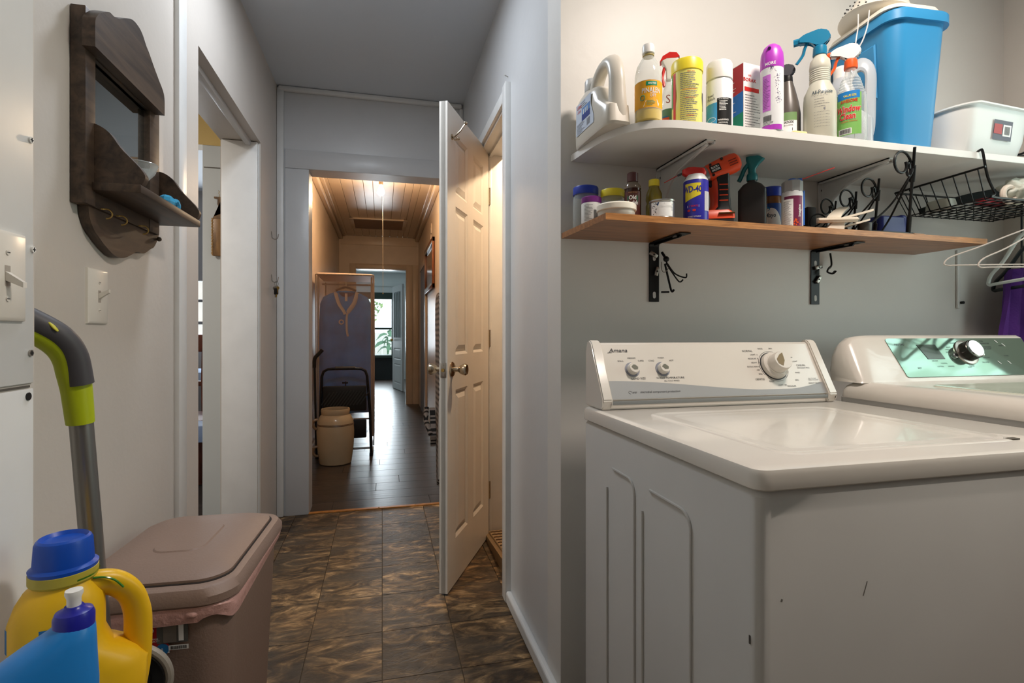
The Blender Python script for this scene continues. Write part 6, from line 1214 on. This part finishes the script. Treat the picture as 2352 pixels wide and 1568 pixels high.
for k in range(12):
    a = k*2.4; L_ = .30+.05*(k % 3); zz = .95+.04*k; b = B(); pts = [(0, 0, zz)]+[(L_*t_*cos(a), L_*t_*sin(a)*.6, zz+.12*t_-.28*t_*t_) for t_ in (.3, .6, 1)]
    b.tube(pts, [(.01, .004), (.05, .004), (.06, .004), (.004, .003)], 8); obj('leaf', b, LF, pl)
def tree(x, y, z, s, lab_, seed):
    t = thing('garden_tree', lab_, 'tree', (x, y, -.3)); rn = random.Random(seed); obj('trunk', B().tube([(0, 0, 0), (.1, 0, z)], .1, 8), mat('bark', (104, 84, 66), .9), t)
    b = B()
    for k in range(900):
        d = Vector((rn.gauss(0, 1), rn.gauss(0, 1), rn.gauss(0, .8))); d = d.normalized()*s*rn.random()**.4; c = Vector((0, 0, z+.3))+d; q = .05+.08*rn.random(); u = Vector((rn.uniform(-1, 1), rn.uniform(-1, 1), rn.uniform(-1, 1))).normalized(); v = u.orthogonal().normalized()
        b.f([b.v(c+u*q), b.v(c+v*q*.6), b.v(c-u*q), b.v(c-v*q*.6)])
    obj('foliage', b, mat('tree_leaf', (150, 176, 110), .6, var=.4), t, smooth=False, kind='stuff')
tree(-1.3, 18.4, 2.2, 1.3, 'pale green tree seen through the far window, left of the leafy plant', 1); tree(1.9, 21, 2.6, 1.6, 'pale green tree seen through the far window, right of the leafy plant', 2)
tree(4.3, .3, 1.7, 1.3, 'green tree outside the laundry window, mirrored in the dryer panel', 3)
fc = thing('garden_fence', 'pale board fence outside the far window', 'fence', (0, 16, -.25))
for k in range(24): obj('board', B().box(-1.8+.15*k, -1.66+.15*k, 0, .02, 0, 1.35), mat('fence_pale', (216, 208, 206), .7), fc, smooth=False)
# ================================================================ DINING ROOM AND CLOSET
CH = woodmat('cherry_wood', (70, 30, 20), (122, 62, 40), (6, 6, 2), .35)
dc = thing('dining_chair', 'brown spindle-back chair seen through the left doorway', 'chair', (-1.39, 4.42, 0), R(-18))
obj('seat', B().box(-.22, .22, -.22, .22, .43, .46, bev=.01), CH, dc); obj('crest_rail', B().box(-.23, .23, .19, .225, .93, 1.07, bev=.012), CH, dc); obj('splat_rail', B().box(-.22, .22, .195, .22, .66, .70, bev=.006), CH, dc)
for k in range(7): obj('spindle', B().tube([(-.18+.06*k, .205, .46), (-.18+.06*k, .205, .70), (-.18+.06*k, .207, .93)], [.008, .012, .008], 8), CH, dc)
for x in (-.2, .2):
    for y in (-.2, .2): obj('leg', B().tube([(x, y, 0), (x*.95, y*.95, .3), (x*.9, y*.9, .44)], [.014, .022, .016], 10), CH, dc)
tb = thing('dining_table', 'table under a pale blue cloth beyond the spindle-back chair', 'table', (-1.72, 5.35, 0)); obj('tabletop', B().box(-.45, .45, -.3, .3, .70, .735, bev=.006), CH, tb); obj('cloth', B().box(-.46, .46, -.31, .31, .66, .739, bev=.004), mat('pale_blue_cloth', (156, 180, 214), .8), tb)
for x in (-.4, .4):
    for y in (-.26, .26): obj('leg', B().box(x-.03, x+.03, y-.03, y+.03, 0, .70), CH, tb)
bn_ = thing('low_bench', 'low pale blue bench by the spindle-back chair', 'bench', (-1.22, 3.95, 0)); obj('seat', B().box(-.14, .2, -.12, .12, .36, .47, bev=.008), mat('pale_blue_paint', (120, 142, 180), .5), bn_)
for x in (-.11, .16): obj('side', B().box(x-.015, x+.015, -.11, .11, 0, .36), mat('pale_blue_paint', (120, 142, 180), .5), bn_)
sh_ = thing('closet_shelf', 'cream painted shelf inside the closet behind the panel door', 'shelf', (.62, 3.15, 1.03)); obj('board', B().box(.001, .85, -.15, .14, 0, .035), TRIM, sh_, smooth=False); obj('cleat', B().box(.001, .04, -.14, .13, -.04, 0), TRIM, sh_, smooth=False)
t = bottle('sauce_bottle', 'dark sauce bottle standing on the closet shelf', 'bottle', .668, 3.03, 1.066, [(.028, 0), (.03, .005), (.03, .10), (.012, .14), (.011, .17)], BRN); lab(t, .0303, .02, .09, .06, mat('label_ochre', (150, 110, 50), .5)); obj('cap', B().lathe([(.012, .165), (.013, .19), (0, .19)], 16), mat('ochre_cap', (190, 140, 60), .4), t)
wbk = thing('wicker_basket', 'reddish wicker basket on the closet floor', 'basket', (.80, 3.02, .02)); WK = mat('wicker', (140, 70, 42), .6, bump=1, bscale=60, var=.3, vscale=40)
obj('bowl', B().lathe([(.10, 0), (.15, .10), (.165, .22), (.14, .32), (.13, .32), (.12, .05), (0, .04)], 30), WK, wbk); obj('hoop', B().tube([(.14*cos(a), .0, .32+.22*sin(a)) for a in [pi*k/14 for k in range(15)]], .008, 8), WK, wbk)
rg_ = thing('woven_rug', 'tan ribbed rug lying over the closet sill', 'rug', (.62, 2.42, .05))
RT = mat('rug_tan', (168, 142, 108), .9, bump=.6, bscale=90); b = B(); zz = lambda y: .078-(y-2.105)*.0875+.003
b.loft([[(x, 2.115, zz(2.115)) for x in (.545, .70)]+[(x, 2.725, zz(2.725)) for x in (.70, .545)], [(x, 2.115, zz(2.115)+.006) for x in (.547, .70)]+[(x, 2.725, zz(2.725)+.006) for x in (.70, .547)]]); obj('base', b, RT, rg_, w=True)
for k in range(13):
    y = 2.14+.046*k; b = B(); b.tube([(.550+.011*i, y+.004*(i % 2), zz(y)+.007) for i in range(14)], .0045, 6); obj('dark_rib', b, mat('rug_brown', (84, 62, 44), .9), rg_, w=True)
